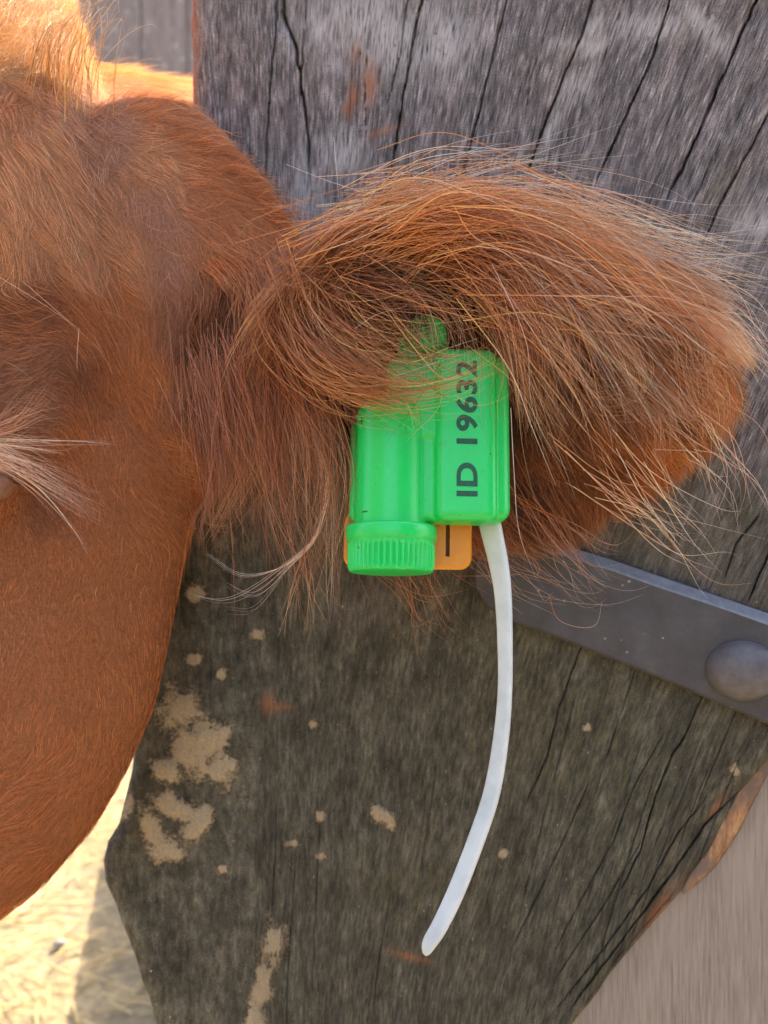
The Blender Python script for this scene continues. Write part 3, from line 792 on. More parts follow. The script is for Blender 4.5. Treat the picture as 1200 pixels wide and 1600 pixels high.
# crown and crest: longer tan hair, colours raised further where the sky lights it
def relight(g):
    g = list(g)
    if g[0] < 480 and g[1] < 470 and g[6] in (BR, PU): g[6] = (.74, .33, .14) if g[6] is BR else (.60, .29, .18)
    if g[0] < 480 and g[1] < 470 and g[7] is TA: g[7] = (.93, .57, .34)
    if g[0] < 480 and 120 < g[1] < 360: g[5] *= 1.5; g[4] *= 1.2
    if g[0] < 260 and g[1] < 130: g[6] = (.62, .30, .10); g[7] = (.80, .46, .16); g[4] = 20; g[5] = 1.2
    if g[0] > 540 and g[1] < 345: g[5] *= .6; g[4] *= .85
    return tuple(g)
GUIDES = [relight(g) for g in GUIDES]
gv = np.array([[g[2], g[3], g[4], g[5], *g[6], *g[7], g[8]] for g in GUIDES], float)
nrm_ = np.hypot(gv[:, 0], gv[:, 1]); gv[:, 0] /= nrm_; gv[:, 1] /= nrm_
FS = 10
fx = np.arange(-430, 1341, FS); fyv = np.arange(-310, 1781, FS)
fX, fY = np.meshgrid(fx, fyv)
# domain warp keeps the blend between guides from looking like circles
wX = fX + (fbm(fX / 60, fY / 60, 51) - .5) * 50; wY = fY + (fbm(fX / 60, fY / 60, 55) - .5) * 50
W = 1 / ((wX[..., None] - gp[:, 0]) ** 2 + (wY[..., None] - gp[:, 1]) ** 2 + 22 ** 2) ** 1.9
W /= W.sum(-1, keepdims=True)
FIELD = W @ gv
def field(px, py):
    i = np.clip((px - fx[0]) / FS, 0, len(fx) - 1.001); j = np.clip((py - fyv[0]) / FS, 0, len(fyv) - 1.001)
    i0 = i.astype(int); j0 = j.astype(int); a = (i - i0)[:, None]; b = (j - j0)[:, None]
    return (FIELD[j0, i0] * (1 - a) + FIELD[j0, i0 + 1] * a) * (1 - b) + (FIELD[j0 + 1, i0] * (1 - a) + FIELD[j0 + 1, i0 + 1] * a) * b
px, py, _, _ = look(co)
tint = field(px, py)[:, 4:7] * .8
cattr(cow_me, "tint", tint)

class Hairs:
    def __init__(s): s.P = []; s.r = []; s.c0 = []; s.c1 = []
    def add(s, pts, rad, c0, c1):        # pts (N,S,3), rad (N,), colours (N,3)
        s.P.append((pts, rad)); s.c0.append(c0); s.c1.append(c1)
    def build(s, name, mat, parent):
        sizes = []; pos = []; rads = []
        for pts, rad in s.P:
            n, k, _ = pts.shape
            sizes += [k] * n; pos.append(pts.reshape(-1, 3))
            t = np.linspace(0, 1, k)
            prof = np.where(t < .35, 1, 1 - (t - .35) / .65 * .85)
            rads.append((rad[:, None] * prof).ravel())
        cu = bpy.data.hair_curves.new(name)
        cu.add_curves(sizes)
        cu.attributes["position"].data.foreach_set("vector", np.concatenate(pos).astype(np.float32).ravel())
        ra = cu.attributes.get("radius") or cu.attributes.new("radius", 'FLOAT', 'POINT')
        ra.data.foreach_set("value", np.concatenate(rads).astype(np.float32))
        for nm, c in (("hroot", np.concatenate(s.c0)), ("htip", np.concatenate(s.c1))):
            a = cu.attributes.new(nm, 'FLOAT_COLOR', 'CURVE')
            v = np.ones((len(c), 4), np.float32); v[:, :3] = c
            a.data.foreach_set("color", v.ravel())
        print(name, len(sizes), "hairs")
        return link(name, cu, mat, parent)

# ------------------------------------------------------------------ roots
cow_me.calc_loop_triangles()
nt = len(cow_me.loop_triangles); tr = np.empty(nt * 3, np.int32); cow_me.loop_triangles.foreach_get("vertices", tr); tr = tr.reshape(-1, 3)
a, b, c = co[tr[:, 0]], co[tr[:, 1]], co[tr[:, 2]]
cr = np.cross(b - a, c - a); area = np.linalg.norm(cr, axis=1) / 2; fn = cr / (2 * area[:, None] + 1e-12)
vn = np.empty(nv * 3, np.float32); cow_me.vertices.foreach_get("normal", vn); vn = vn.reshape(-1, 3).astype(float)
cen = (a + b + c) / 3
cpx, cpy = to_px(cen)
vd = cen - np.array([0, 0, CZ]); vd /= np.linalg.norm(vd, axis=1, keepdims=True)
facing = -(vd * vn[tr[:, 0]]).sum(1)
frame = (cpx > -70) & (cpx < 1270) & (cpy > -70) & (cpy < 1670)
_, _, sdc, _ = look(cen)
seen = frame & (cen[:, 1] < sdc + .012) & (facing > -.25)
wgt = np.where(seen, 1.0, np.where(cen[:, 1] < .75, .10, .012))
wgt = wgt * np.where(facing < -.25, .6, 1)

def roots(n, extra):
    w = area * wgt * extra; w = w / w.sum()
    t = rng.choice(nt, n, p=w)
    u = rng.random((n, 2)); f = u.sum(1) > 1; u[f] = 1 - u[f]
    p = a[t] + (b[t] - a[t]) * u[:, :1] + (c[t] - a[t]) * u[:, 1:]
    nn = vn[tr[t, 0]] * (1 - u.sum(1))[:, None] + vn[tr[t, 1]] * u[:, :1] + vn[tr[t, 2]] * u[:, 1:]
    nn /= np.linalg.norm(nn, axis=1, keepdims=True)
    return p, nn, wgt[t]

def grow(n, extra, steps=7, lmul=1.0, rad=.00008, jit=.16, cj=.30, clump_n=30, lift=1.0, colmul=1.0, tipmix=0.0, curl=.25, clump_mul=1.0, radvar=.3, tipw=1.4, bvar=.28, cvar=.24):
    p, nn, wt = roots(n, extra)
    px, py, sd, sn = look(p)
    f = field(px, py)
    L = f[:, 2] * .001 * lmul * rng.uniform(.55, 1.2, n)
    L = np.where(wt < .05, .022, L)
    rads = rad * rng.uniform(1 - radvar, 1 + radvar, n) * np.where(wt < .05, 6, np.where(wt < .2, 2.0, 1))
    # clumps
    nc_ = max(n // clump_n, 1)
    cid = rng.choice(n, nc_, replace=False)
    kd = KDTree(nc_)
    for i, k in enumerate(cid): kd.insert(p[k], i)
    kd.balance()
    own = np.array([cid[kd.find(q)[1]] for q in p])
    ang = rng.normal(0, jit, n); cang = rng.normal(0, cj, n)[own]
    cur = rng.normal(0, curl, n) * .6 + (rng.normal(0, curl, n))[own]
    lf = f[:, 3] * lift * rng.uniform(.5, 1.4, n)
    pos = [p - nn * .0006]
    q = p.copy(); dy_prev = np.zeros(n); N = nn.copy()
    d_prev = None
    for s in range(1, steps):
        t = s / (steps - 1)
        px, py, sd, sn = look(q)
        ff = field(px, py)
        th_ = np.arctan2(-ff[:, 1], ff[:, 0]) + ang + cang + cur * (t - .3) * 2
        d = np.stack([np.cos(th_), np.zeros(n), np.sin(th_)], -1)
        on = (np.abs(q[:, 1] - sd) < .02) & (np.linalg.norm(sn, axis=1) > .5)
        N = np.where(on[:, None], .5 * N + .5 * sn, N); N /= np.linalg.norm(N, axis=1, keepdims=True) + 1e-9
        d = d - (d * N).sum(1)[:, None] * N
        d /= np.linalg.norm(d, axis=1, keepdims=True) + 1e-6
        d = d + N * (lf * (1 - t) * .9)[:, None] - np.array([0, 0, 1.0]) * (.12 * t)
        if d_prev is not None: d = .45 * d_prev + .55 * d
        d /= np.linalg.norm(d, axis=1, keepdims=True) + 1e-6
        d_prev = d
        q = q + d * (L / (steps - 1))[:, None]
        px, py, sd, sn = look(q)
        off = .0008 + .0022 * t * rng.random(n)
        bad = (q[:, 1] > sd - off) & (q[:, 1] < sd + .018)
        q = np.where(bad[:, None], PA(px, py, np.where(bad, sd - off, q[:, 1])), q)
        # the boards stop the hair
        yb = BA / (1 + BB * (px - 600) * K) - .002
        hb = (q[:, 1] > yb) & (q[:, 1] < yb + .05) & (px > 310)
        q = np.where(hb[:, None], PA(px, py, np.where(hb, yb, q[:, 1])), q)
        pos.append(q)
    H = np.stack(pos, 1)
    cl = np.clip(f[:, 10] * clump_mul, 0, .95)
    t = np.linspace(0, 1, steps)[None, :, None]
    off0 = (H[:, :1] - H[own][:, :1])
    wv = cl[:, None, None] * t ** 1.3
    H = H * (1 - wv) + (H[own] + off0 * (1 - .75 * t)) * wv
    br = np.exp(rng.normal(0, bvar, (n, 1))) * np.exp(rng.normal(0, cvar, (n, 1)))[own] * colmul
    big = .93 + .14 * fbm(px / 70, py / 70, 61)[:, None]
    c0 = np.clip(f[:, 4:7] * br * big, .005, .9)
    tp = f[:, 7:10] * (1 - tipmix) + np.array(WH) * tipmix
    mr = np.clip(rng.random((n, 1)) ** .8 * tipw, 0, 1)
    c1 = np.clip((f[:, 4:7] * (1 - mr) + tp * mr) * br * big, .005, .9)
    return H, rads, c0, c1

ones = np.ones(nt)
ear_zone = (cpx > 470) & (cpx < 1300) & (cpy > 230) & (cpy < 900)
fringe = (cpx > 300) & (cpx < 560) & (cpy > 400) & (cpy < 760)
face = ~(ear_zone | fringe)
def zone(z, v=1.0, o=0.0): return np.where(z, v, o)

fur = Hairs()
fur.add(*grow(220000, zone(face, 1.0, .3), steps=6, rad=.000058, lmul=.78, jit=.11, cj=.18, tipw=1.0, bvar=.13, cvar=.10))
fur.add(*grow(9000, zone(face & frame, 1.0, 0), steps=7, lmul=1.5, rad=.00006, tipmix=.15, jit=.35, clump_mul=.5))
fur_o = fur.build("fur", M_HAIR, cow)
ear = Hairs()
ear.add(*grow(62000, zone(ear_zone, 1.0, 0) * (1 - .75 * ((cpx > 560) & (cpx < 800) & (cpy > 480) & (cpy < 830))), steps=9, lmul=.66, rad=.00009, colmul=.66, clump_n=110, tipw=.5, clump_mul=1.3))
ear.add(*grow(10500, zone(ear_zone & (cpy < 620) & ~((cpx > 540) & (cpx < 790) & (cpy > 455))), steps=12, lmul=1.15, rad=.0001, jit=.20, cj=.34, tipmix=.12, curl=.45, lift=1.25, clump_n=55, clump_mul=1.35, colmul=.9))
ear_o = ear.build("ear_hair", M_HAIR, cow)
fr_ = Hairs()
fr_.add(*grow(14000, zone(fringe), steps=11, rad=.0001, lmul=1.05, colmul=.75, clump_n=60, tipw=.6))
fr_.add(*grow(2600, zone(fringe & (cpx > 340)), steps=14, rad=.00012, lmul=1.6, tipmix=.15, jit=.25, curl=.5))
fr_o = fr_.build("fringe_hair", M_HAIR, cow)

# hand-laid locks and strays: control points are (px, py, distance)
def bez(ctrl, k):
    """Catmull-Rom through control points; ctrl (N,C,3) -> (N,k,3)"""
    Cn = ctrl.shape[1]
    pad = np.concatenate([2 * ctrl[:, :1] - ctrl[:, 1:2], ctrl, 2 * ctrl[:, -1:] - ctrl[:, -2:-1]], 1)
    out = []
    for t in np.linspace(0, Cn - 1 - 1e-6, k):
        i = int(t); u = t - i
        p0, p1, p2, p3 = pad[:, i], pad[:, i + 1], pad[:, i + 2], pad[:, i + 3]
        out.append(.5 * ((2 * p1) + (-p0 + p2) * u + (2 * p0 - 5 * p1 + 4 * p2 - p3) * u * u + (-p0 + 3 * p1 - 3 * p2 + p3) * u ** 3))
    return np.stack(out, 1)
def lock(H, ctrl, n, spread=10, tipspread=30, c0=BR, c1=GO, rad=.0001, k=14, dspread=.003, lvar=.3):
    if n > 30: n = int(n * .42)
    ctrl = np.array(ctrl, float)
    Cn = len(ctrl); t = np.linspace(0, 1, Cn)[None, :, None]
    a = rng.normal(0, 1, (n, 1, 2)); b = rng.normal(0, 1, (n, 1, 2)); c = rng.normal(0, 1, (n, Cn, 2))
    q = np.repeat(ctrl[None], n, 0)
    q[..., :2] += a * spread * (1 - t) + b * tipspread * t + c * (spread + tipspread) * .12
    q[..., 2] += rng.normal(0, dspread, (n, 1)) + rng.normal(0, dspread * .5, (n, Cn))
    pts = bez(q, k)
    frac = 1 - rng.random((n, 1)) * lvar
    # shorten by resampling
    ii = np.linspace(0, k - 1, k)[None] * frac
    i0 = np.clip(ii.astype(int), 0, k - 2); w = (ii - i0)[..., None]
    ar = np.arange(n)[:, None]
    pts = pts[ar, i0] * (1 - w) + pts[ar, i0 + 1] * w
    W3 = PA(pts[..., 0], pts[..., 1], pts[..., 2])
    br = np.exp(rng.normal(-.05, .35, (n, 1)))
    mr = rng.random((n, 1)) ** (.6 if c0 is TA else 1.2) if n > 20 else np.ones((n, 1))
    H.add(W3, rad * rng.uniform(.7, 1.3, n), np.clip(np.array(c0) * br, .01, .9), np.clip((np.array(c0) * (1 - mr) + np.array(c1) * mr) * br, .01, .9))

stray = Hairs()
# swirl out of the ear root across the top of the green housing
lock(stray, [(440, 440, .372), (480, 520, .345), (540, 580, .330), (620, 606, .326), (710, 598, .324)], 400, 34, 30, BR, GO, rad=.00013)
lock(stray, [(560, 470, .345), (640, 560, .328), (700, 585, .323), (760, 560, .322)], 60, 34, 30, BR, GO, rad=.00013)
lock(stray, [(470, 470, .365), (520, 550, .340), (580, 600, .328), (650, 606, .325), (740, 580, .325), (790, 545, .328)], 110, 18, 16, BR, GO)
lock(stray, [(450, 420, .365), (470, 520, .342), (520, 590, .332), (590, 615, .33), (650, 640, .328)], 240, 34, 26, BR, GO, rad=.00013)
lock(stray, [(480, 430, .360), (560, 520, .338), (620, 545, .332), (700, 530, .332)], 150, 30, 40, BR, GO)
lock(stray, [(520, 420, .355), (600, 450, .338), (680, 480, .335), (700, 560, .332), (640, 600, .33)], 130, 30, 40, BR, TA)
lock(stray, [(600, 430, .352), (640, 480, .342), (660, 540, .336), (650, 590, .332)], 200, 40, 34, DK, BR)
lock(stray, [(560, 430, .350), (610, 450, .34), (690, 470, .34), (760, 520, .337), (770, 560, .335)], 70, 30, 30, DK, GO)
lock(stray, [(440, 430, .365), (490, 450, .35), (530, 440, .345), (500, 470, .345), (470, 520, .345)], 150, 30, 30, BR, GO)
lock(stray, [(610, 600, .327), (640, 625, .326), (655, 665, .325), (650, 650, .325)], 5, 10, 8, GO, GO, k=12, rad=.00007)
# named single strays on the housing
for cpts, col in [([(553, 515, .328), (590, 490, .325), (648, 472, .322)], WH), ([(620, 587, .322), (700, 560, .321), (757, 541, .321)], WH), ([(710, 620, .323), (745, 637, .322), (785, 628, .322), (812, 600, .323)], GO),
                  ([(770, 410, .330), (790, 450, .326), (812, 500, .325), (826, 540, .326)], WH), ([(605, 272, .36), (590, 330, .345), (570, 400, .335), (548, 500, .33)], GO), ([(445, 255, .38), (520, 285, .37), (600, 305, .36), (640, 300, .355)], WH),
                  ([(522, 215, .39), (524, 260, .38), (530, 340, .37)], WH), ([(460, 420, .35), (580, 470, .335), (640, 500, .33)], TA), ([(800, 640, .335), (803, 740, .333), (810, 830, .333), (838, 905, .335)], WH),
                  ([(700, 500, .33), (730, 580, .326), (765, 670, .325)], DK), ([(690, 560, .325), (640, 640, .325), (590, 700, .326)], DK)]:
    lock(stray, cpts, 1, 2, 4, col, col, rad=.00008, lvar=.02, dspread=.0005)
# curtain down the right side of the housing
lock(stray, [(720, 400, .347), (780, 450, .335), (820, 530, .332), (845, 600, .335), (890, 690, .345)], 420, 26, 55, BR, TA)
lock(stray, [(700, 395, .347), (770, 450, .336), (800, 520, .331), (815, 620, .333), (825, 700, .338)], 120, 20, 16, BR, TA)
lock(stray, [(700, 370, .345), (800, 390, .336), (900, 460, .334), (990, 560, .338), (1060, 660, .345)], 380, 45, 60, BR, WH)
lock(stray, [(620, 360, .345), (720, 335, .338), (860, 345, .336), (1000, 420, .345), (1130, 540, .36)], 420, 40, 55, OR, WH)
# long pale hairs leaving the upper rim and the tip
lock(stray, [(560, 330, .36), (680, 292, .355), (820, 280, .36), (960, 285, .365)], 260, 30, 45, TA, WH, lvar=.6, rad=.00013)
lock(stray, [(820, 320, .36), (960, 350, .362), (1080, 385, .368), (1210, 400, .374)], 240, 32, 36, TA, WH, lvar=.6, rad=.00013)
lock(stray, [(940, 370, .362), (1060, 400, .368), (1150, 425, .372), (1260, 455, .378)], 160, 30, 34, TA, WH, lvar=.55, rad=.00013)
lock(stray, [(1020, 470, .36), (1110, 500, .366), (1180, 560, .37), (1230, 640, .375)], 200, 40, 40, TA, WH, lvar=.5, rad=.00013)
lock(stray, [(1060, 640, .362), (1120, 700, .367), (1150, 770, .37), (1170, 850, .375)], 70, 40, 45, TA, WH, lvar=.5, rad=.00013)
lock(stray, [(940, 720, .362), (1010, 790, .37), (1070, 840, .375), (1120, 860, .38)], 80, 40, 40, TA, WH, lvar=.5, rad=.00013)
lock(stray, [(800, 790, .372), (860, 860, .378), (920, 905, .38), (960, 900, .382)], 110, 40, 34, BR, WH, lvar=.5)
lock(stray, [(620, 800, .376), (650, 880, .378), (680, 950, .38), (730, 980, .38)], 130, 50, 30, BR, TA, lvar=.6)
lock(stray, [(740, 820, .376), (790, 880, .378), (850, 910, .38)], 120, 40, 30, BR, WH, lvar=.6)
# scattered coarse pale guard hairs lying over the coat of the ear
for c_, n_, sp_, ts_ in [([(600, 360, .338), (700, 325, .336), (830, 330, .337), (960, 380, .345)], 70, 50, 60), ([(700, 400, .336), (820, 420, .332), (930, 490, .332), (1030, 590, .338)], 80, 60, 70),
                         ([(480, 400, .35), (560, 350, .345), (660, 320, .342), (760, 300, .345)], 70, 30, 36), ([(760, 440, .334), (840, 520, .332), (900, 610, .334), (960, 700, .342)], 60, 45, 55), ([(900, 420, .335), (1000, 460, .338), (1090, 520, .345), (1170, 590, .355)], 60, 45, 45),
                         ([(470, 430, .352), (500, 520, .342), (560, 570, .332), (630, 600, .327)], 60, 26, 26)]:
    lock(stray, c_, n_ * 2, sp_, ts_, OR, WH, rad=.000135, lvar=.5, dspread=.003)
for cx3 in range(-60, 130, 20):
    lock(stray, [(cx3, 150 + abs(cx3 - 60) * .2, .41), (cx3 + 8, 90, .405), (cx3 + 30, 40, .41), (cx3 + 50, 20, .42), (cx3 + 56, 45, .42)], 60, 26, 24, (.62, .30, .10), (.80, .46, .16), rad=.00013, lvar=.6, dspread=.006)
# flyaways along the crest of the neck
for x_, y_, dx_, dy_ in ((300, 195, 40, 8), (340, 222, 44, 14), (375, 252, 44, 20), (410, 285, 42, 22), (440, 318, 40, 20), (465, 345, 36, 10)):
    lock(stray, [(x_ - 30, y_ + 6, .412), (x_, y_, .408), (x_ + dx_ * .6, y_ + dy_ * .2, .407), (x_ + dx_, y_ + dy_ * .6, .408)], 90, 16, 12, RU, TA, rad=.00008, lvar=.7)
# dark hair colours stand in for the shade behind the housing, left
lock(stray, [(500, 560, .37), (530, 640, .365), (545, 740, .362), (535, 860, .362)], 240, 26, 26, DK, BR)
# long fringe strands sweeping past the housing and the curved whisker bundle
lock(stray, [(450, 520, .36), (500, 620, .350), (535, 720, .348), (510, 830, .352), (480, 930, .358)], 150, 26, 36, BR, TA)
lock(stray, [(430, 540, .362), (490, 650, .352), (520, 760, .352), (525, 900, .355), (528, 960, .357)], 60, 24, 10, BR, WH)
lock(stray, [(380, 560, .368), (420, 680, .362), (450, 800, .362), (490, 900, .365), (520, 980, .37)], 120, 30, 40, PU, TA, lvar=.5)
for tip in [(322, 862, .37), (352, 912, .368), (295, 930, .37), (348, 957, .368)]:
    x, y, d = tip
    m = (x * .62 + 480 * .38, y * .55 + 905 * .45 + 20, .364)
    lock(stray, [(470, 640, .358), (512, 740, .353), (500, 830, .356), (455, 880, .36), m, tip], 3, 4, 4, TA, WH, rad=.00012, lvar=.03, k=22, dspread=.0006)
lock(stray, [(478, 860, .36), (465, 930, .362), (462, 1000, .365)], 16, 8, 22, PU, TA)
lock(stray, [(330, 560, .375), (340, 680, .368), (350, 780, .366), (365, 880, .368)], 420, 32, 36, PU, PU, lvar=.6)
lock(stray, [(410, 540, .365), (420, 680, .360), (430, 790, .360), (440, 900, .364)], 420, 36, 40, BR, PU, lvar=.6)
lock(stray, [(470, 560, .358), (490, 680, .352), (500, 790, .354), (495, 900, .360)], 300, 26, 26, BR, TA, lvar=.6)
# bristles at brow
for cpts in [[(30, 440, .34), (110, 500, .336), (180, 555, .336)], [(125, 515, .34), (120, 560, .337), (117, 578, .336)], [(0, 430, .34), (60, 470, .336), (120, 510, .336)]]:
    lock(stray, cpts, 1, 3, 4, TA, TA, rad=.00007, dspread=.0005, lvar=.05)
st_o = stray.build("stray_hair", M_HAIR, cow)

lash = Hairs()
PK = (.80, .52, .43)
lock(lash, [(-60, 690, .335), (0, 712, .326), (70, 745, .320), (130, 790, .318)], 120, 9, 22, TA, PK, rad=.00006, lvar=.3)
lock(lash, [(-60, 690, .335), (10, 715, .325), (100, 765, .320), (170, 805, .319)], 16, 9, 14, TA, PK, rad=.00006, lvar=.15)
lock(lash, [(-60, 680, .335), (20, 692, .326), (80, 700, .322), (120, 706, .321)], 60, 10, 14, TA, PK, rad=.00006, lvar=.5)
lock(lash, [(-60, 690, .335), (30, 693, .325), (120, 692, .321), (178, 693, .320)], 3, 5, 3, TA, PK, rad=.0001, lvar=.05)
lock(lash, [(-60, 680, .335), (0, 662, .326), (40, 630, .323), (75, 590, .322)], 70, 14, 20, PU, TA, rad=.00007, lvar=.5)
lock(lash, [(-60, 690, .335), (20, 664, .325), (60, 645, .322), (110, 628, .321)], 50, 12, 16, PU, TA, rad=.00007, lvar=.5)
lock(lash, [(0, 720, .33), (60, 760, .324), (110, 820, .322), (145, 870, .322)], 3, 6, 3, TA, PK, rad=.0001, lvar=.1)
lash_o = lash.build("eyelashes", M_HAIR, cow)
# eye with lids, just left of the frame
bm = bmesh.new(); ell(bm, P(-95, 735, .362), (.021, .016, .017), sub=3); bm_obj("eye", bm, M_EYE, cow)
bm = bmesh.new()
pts = []
c0 = P(-95, 735, .352)
for k in range(25):
    a = 2 * math.pi * k / 24
    pts.append((c0 + Vector((.027 * math.cos(a), .004 * abs(math.cos(a)), .014 * math.sin(a))), .0042))
rings = []
for i in range(24):
    p = pts[i][0]; q = (pts[(i + 1) % 24][0] - pts[i - 1][0]).normalized().to_track_quat('Z', 'Y')
    rings.append([bm.verts.new(p + q @ Vector((.0045 * math.cos(2 * math.pi * k / 10), .0045 * math.sin(2 * math.pi * k / 10), 0))) for k in range(10)])
for i in range(24):
    A_, B_ = rings[i], rings[(i + 1) % 24]
    for k in range(10): bm.faces.new((A_[k], A_[(k + 1) % 10], B_[(k + 1) % 10], B_[k]))
bm_obj("eyelid", bm, M_LID, cow)

# ------------------------------------------------------------------ green electronic ear tag
S = K * .335                     # metres per photograph pixel at the tag
tag = bpy.data.objects.new("ear_tag", None); sc.collection.objects.link(tag)
TC = P(672, 720, .352)
tag.location = TC; tag.scale = (1.03, 1, 1)
tag.rotation_euler = (R(-9), R(1.2), R(3))
props(tag, "bright green plastic electronic tag with a screw cap and ID number, clipped in the ear", "ear tag")
def L(px, py, d=0): return Vector(((px - 672) * S, d, -(py - 720) * S))    # local tag coordinates, d<0 towards the camera

bm = bmesh.new()
def capsule_col(bm, px, py0, py1, r, depth, dome=True, n=48):
    rings = []
    prof = []
    if dome:
        for a in np.linspace(88, 8, 9): prof.append((r * math.cos(R(a)) ** .62, py0 * 1.0 + (1 - math.sin(R(a))) * r / S * .62))
    else: prof.append((r, py0))
    prof.append((r, py1))
    for rad, py in prof:
        c = L(px, py, depth)
        rings.append([c + Vector((rad * math.cos(2 * math.pi * k / n), rad * math.sin(2 * math.pi * k / n), 0)) for k in range(n)])
    loft(bm, rings)
RT = 57 * S
capsule_col(bm, 610, 620, 838, RT, -.002)
def rbox(bm, x0, x1, y0, y1, d0, d1, bev, seg=4):
    c = (L(x0, y0, d0) + L(x1, y1, d1)) / 2
    box = bmesh.new()
    bmesh.ops.create_cube(box, size=1, matrix=Matrix.Translation(c) @ Matrix.Diagonal((abs(x1 - x0) * S, abs(d1 - d0), abs(y1 - y0) * S, 1)))
    bmesh.ops.bevel(box, geom=box.edges[:], offset=bev, segments=seg, affect='EDGES', profile=.5)
    me_ = bpy.data.meshes.new("t"); box.to_mesh(me_); box.free(); bm.from_mesh(me_); bpy.data.meshes.remove(me_)
rbox(bm, 674, 772, 543, 826, -.0135, .004, .0036)
rbox(bm, 640, 710, 562, 826, -.0105, .004, .003)        # main block
rbox(bm, 700, 797, 545, 822, -.0085, .006, .0050)       # right shoulder, lower
rbox(bm, 545, 790, 655, 822, .0005, .0065, .0026)         # back flange
rbox(bm, 600, 700, 556, 700, -.0115, .004, .004)         # upper shoulder
rbox(bm, 618, 700, 505, 620, -.004, .003, .003)         # neck of the stud
t_me = bpy.data.meshes.new("tmp"); bmesh.ops.recalc_face_normals(bm, faces=bm.faces); bm.to_mesh(t_me); bm.free()
tmp = bpy.data.objects.new("tmp", t_me); sc.collection.objects.link(tmp)
md = tmp.modifiers.new("r", 'REMESH'); md.mode = 'VOXEL'; md.voxel_size = .00055; md.use_smooth_shade = True
md = tmp.modifiers.new("s", 'SMOOTH'); md.factor = .5; md.iterations = 4
h_me = evaluated(tmp); bpy.data.objects.remove(tmp)
h_me.name = "housing"
housing = link("housing", h_me, M_GREEN, tag)
# stud head in the ear
bm = bmesh.new()
rings = []
for r, d in [(.001, -.0085), (.006, -.0085), (.0078, -.0075), (.0084, -.005), (.0084, -.002), (.0084, 0)]:
    c = L(662, 512, d); rings.append([c + Vector((r * math.cos(2 * math.pi * k / 32), 0, r * math.sin(2 * math.pi * k / 32))) for k in range(32)])
loft(bm, rings); bm_obj("stud", bm, M_GREEN, tag)
# battery cap with ribs
bm = bmesh.new()
n = 46 * 8; rings = []
cx_, rc = 611, 71 * S
for py, r, rib in [(831, .93, 0), (833, .985, 0), (836, 1.0, 0), (852, 1.0, 0), (855, .985, 0), (857, .955, 0), (860, .95, 0), (863, .955, .3), (867, .96, 1), (888, .955, 1), (896, .95, 1), (900, .94, .6), (904, .915, .1), (906, .88, 0), (906.5, .5, 0), (906.5, .02, 0)]:
    c = L(cx_, py, -.002); ring = []
    for k in range(n):
        a = 2 * math.pi * k / n
        w = .5 + .5 * math.cos(a * 46); w = w ** .6
        rr_ = rc * r * (1 - .075 * rib * (1 - w))
        ring.append(c + Vector((rr_ * math.cos(a), rr_ * math.sin(a), 0)))
    rings.append(ring)
loft(bm, rings)
cap = bm_obj("battery_cap", bm, M_GREEN, tag)

# printing
tag_bvh = BVHTree.FromPolygons([v.co.copy() for v in h_me.vertices], [tuple(p.vertices) for p in h_me.polygons])
def ink(name, me, mat):
    """settle flat print onto the housing, 0.1 mm proud"""
    for v in me.vertices:
        h = tag_bvh.ray_cast(Vector((v.co.x, -.05, v.co.z)), Vector((0, 1, 0)))
        if h[0] is not None: v.co.y = h[0].y - .00012
    o = link(name, me, mat, tag); return o
fc = bpy.data.curves.new("txt", 'FONT'); fc.body = "ID 19632"; fc.size = 46 * S; fc.offset = .00034; fc.space_character = 1.08; fc.resolution_u = 6
to = bpy.data.objects.new("txt", fc); sc.collection.objects.link(to)
tm = evaluated(to); bpy.data.objects.remove(to)
bm = bmesh.new(); bm.from_mesh(tm)
zs = [v.co.x for v in bm.verts]; span = max(zs) - min(zs); x0_ = min(zs)
ys = [v.co.y for v in bm.verts]; yh = max(ys)
want = (790 - 568) * S; wh = 32 * S
for v in bm.verts:
    u = (v.co.x - x0_) / span * want; h = v.co.y / yh * wh
    v.co = Vector((L(738, 0).x - h * 1.0 * 1 , -.02, L(0, 788).z + u))
bmesh.ops.triangulate(bm, faces=bm.faces)
bmesh.ops.subdivide_edges(bm, edges=[e for e in bm.edges if e.calc_length() > .002], cuts=2)
bm.to_mesh(tm); bm.free(); tm.name = "printed_number"
ink("printed_number", tm, M_INK)
def bar_mesh(rects, nm):
    bm = bmesh.new()
    for x0, y0, x1, y1 in rects:
        nn_ = 4
        for i in range(nn_):
            for j in range(nn_):
                a0, a1 = x0 + (x1 - x0) * i / nn_, x0 + (x1 - x0) * (i + 1) / nn_
                b0, b1 = y0 + (y1 - y0) * j / nn_, y0 + (y1 - y0) * (j + 1) / nn_
                bm.faces.new([bm.verts.new(L(a, b, -.02)) for a, b in ((a0, b0), (a1, b0), (a1, b1), (a0, b1))])
    bmesh.ops.remove_doubles(bm, verts=bm.verts, dist=1e-6)
    me_ = bpy.data.meshes.new(nm); bm.to_mesh(me_); bm.free(); return me_
ink("plus_mark", bar_mesh([(556, 664.6, 565, 666.6), (559.6, 660, 561.6, 671)], "plus_mark"), M_INK)
ink("minus_mark", bar_mesh([(563, 813, 572, 815.2)], "minus_mark"), M_INK)

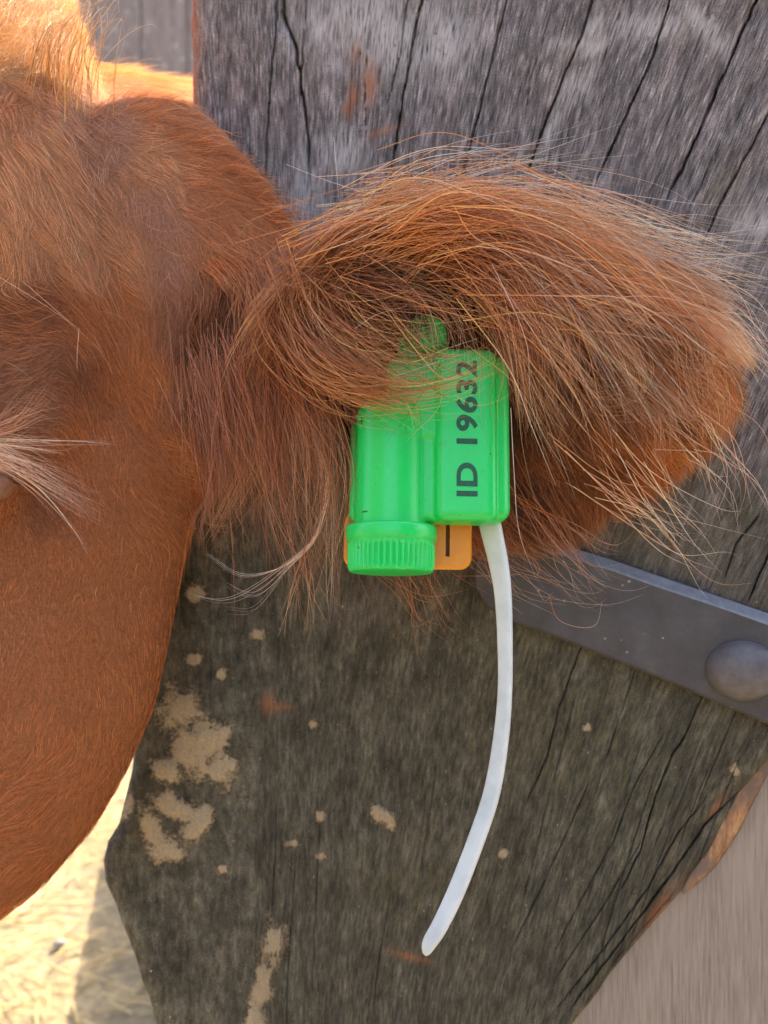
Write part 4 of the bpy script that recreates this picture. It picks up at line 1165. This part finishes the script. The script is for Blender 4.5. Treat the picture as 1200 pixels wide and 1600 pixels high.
# ------------------------------------------------------------------ orange tag behind it
ot = bpy.data.objects.new("ear_tag.001", None); sc.collection.objects.link(ot)
ot.location = TC + Vector((0, .011, 0)); ot.rotation_euler = (R(-4), R(1.0), R(2))
props(ot, "small orange plastic tag with a narrow slot, showing below and behind the green housing", "ear tag")
def rounded(x0, x1, y0, y1, r, n=8):
    o_ = []
    for cx2, cy2, a0 in ((x1 - r, y0 + r, -90), (x1 - r, y1 - r, 0), (x0 + r, y1 - r, 90), (x0 + r, y0 + r, 180)):
        for k in range(n + 1):
            a = R(a0 + 90 * k / n); o_.append((cx2 + r * math.cos(a), cy2 + r * math.sin(a)))
    return o_
bm = bmesh.new()
o_ = rounded(531, 745, 806, 901, 20); th_ = .0028
layers = [(0, 3), (-.0006, 1), (-.0012, 0), (-.0022, 0), (-.0026, 1), (-.0028, 3)]
rings = []
for d, insx in layers:
    cxm, cym = 638, 850
    rings.append([L(px + (insx if px < cxm else -insx), py + (insx if py < cym else -insx), d) for px, py in o_])
# slot cut as real opening: boolean
loft(bm, rings)
sl_me = bpy.data.meshes.new("tmp"); bmesh.ops.recalc_face_normals(bm, faces=bm.faces); bm.to_mesh(sl_me); bm.free()
tmp = bpy.data.objects.new("tmp", sl_me); sc.collection.objects.link(tmp)
bm = bmesh.new(); rbox(bm, 701, 708, 815, 879, -.02, .02, .0002, 1); cm = bpy.data.meshes.new("c"); bm.to_mesh(cm); bm.free()
co_ = bpy.data.objects.new("c", cm); sc.collection.objects.link(co_)
md = tmp.modifiers.new("b", 'BOOLEAN'); md.object = co_; md.operation = 'DIFFERENCE'; md.solver = 'EXACT'
p_me = evaluated(tmp); bpy.data.objects.remove(tmp); bpy.data.objects.remove(co_)
p_me.name = "plate"; link("tag_plate", p_me, M_ORANGE, ot)
bm = bmesh.new(); rbox(bm, 693, 716, 812, 888, .0012, .0024, .0004, 2); bm_obj("slot_backing", bm, M_SLOT, ot, False)

# ------------------------------------------------------------------ milky plastic strip hanging below
bm = bmesh.new()
cl_ = [(752, 742, 36, .357, 25), (762, 800, 38, .356, 25), (768, 830, 37, .355, 25), (779, 880, 33, .354, 27), (786, 930, 28, .353, 30), (789, 1000, 24, .352, 33), (789, 1080, 22, .351, 36), (782, 1160, 24, .350, 36), (768, 1240, 26, .349, 34), (745, 1310, 27, .348, 32), (714, 1390, 28, .347, 30), (688, 1445, 27, .346, 28), (672, 1472, 24, .346, 28), (666, 1486, 16, .346, 28), (663, 1491, 7, .346, 28)]
ctr = np.array([[c[:5] for c in cl_]], float)
pts3 = bez(ctr[..., :3], 70)[0]; pts2 = bez(np.stack([ctr[..., 3], ctr[..., 4], ctr[..., 3]], -1), 70)[0]
rings = []
for i in range(70):
    px, py, w = pts3[i]; dep, tw = pts2[i, 0], R(pts2[i, 1])
    c = P(px, py, dep)
    nx_ = pts3[min(i + 1, 69)] - pts3[max(i - 1, 0)]
    tan = Vector((nx_[0], 0, -nx_[1])).normalized()
    side = Vector((tan.z, 0, -tan.x)) * -1
    if side.x < 0: side = -side
    q = Matrix.Rotation(tw, 3, tan)
    u = q @ side; v = tan.cross(u).normalized()
    if v.y > 0: v = -v
    hw = max(w, 6) * K * dep * .5 / math.cos(tw) * .84; ht = .0016 * min(1, hw / .003)
    ring = []
    for k in range(20):
        a = 2 * math.pi * k / 20; ca, sa = math.cos(a), math.sin(a)
        ring.append(c + u * (hw * math.copysign(abs(ca) ** .4, ca)) + v * (ht * math.copysign(abs(sa) ** .55, sa)))
    rings.append(ring)
base_p = P(758, 780, .356)
rings = [[p - base_p for p in r] for r in rings]
loft(bm, rings)
ws = bm_obj("plastic_strip", bm, M_WHITE)
ws.location = base_p
props(ws, "long curved milky white plastic strip hanging down from beneath the green tag", "plastic strip")
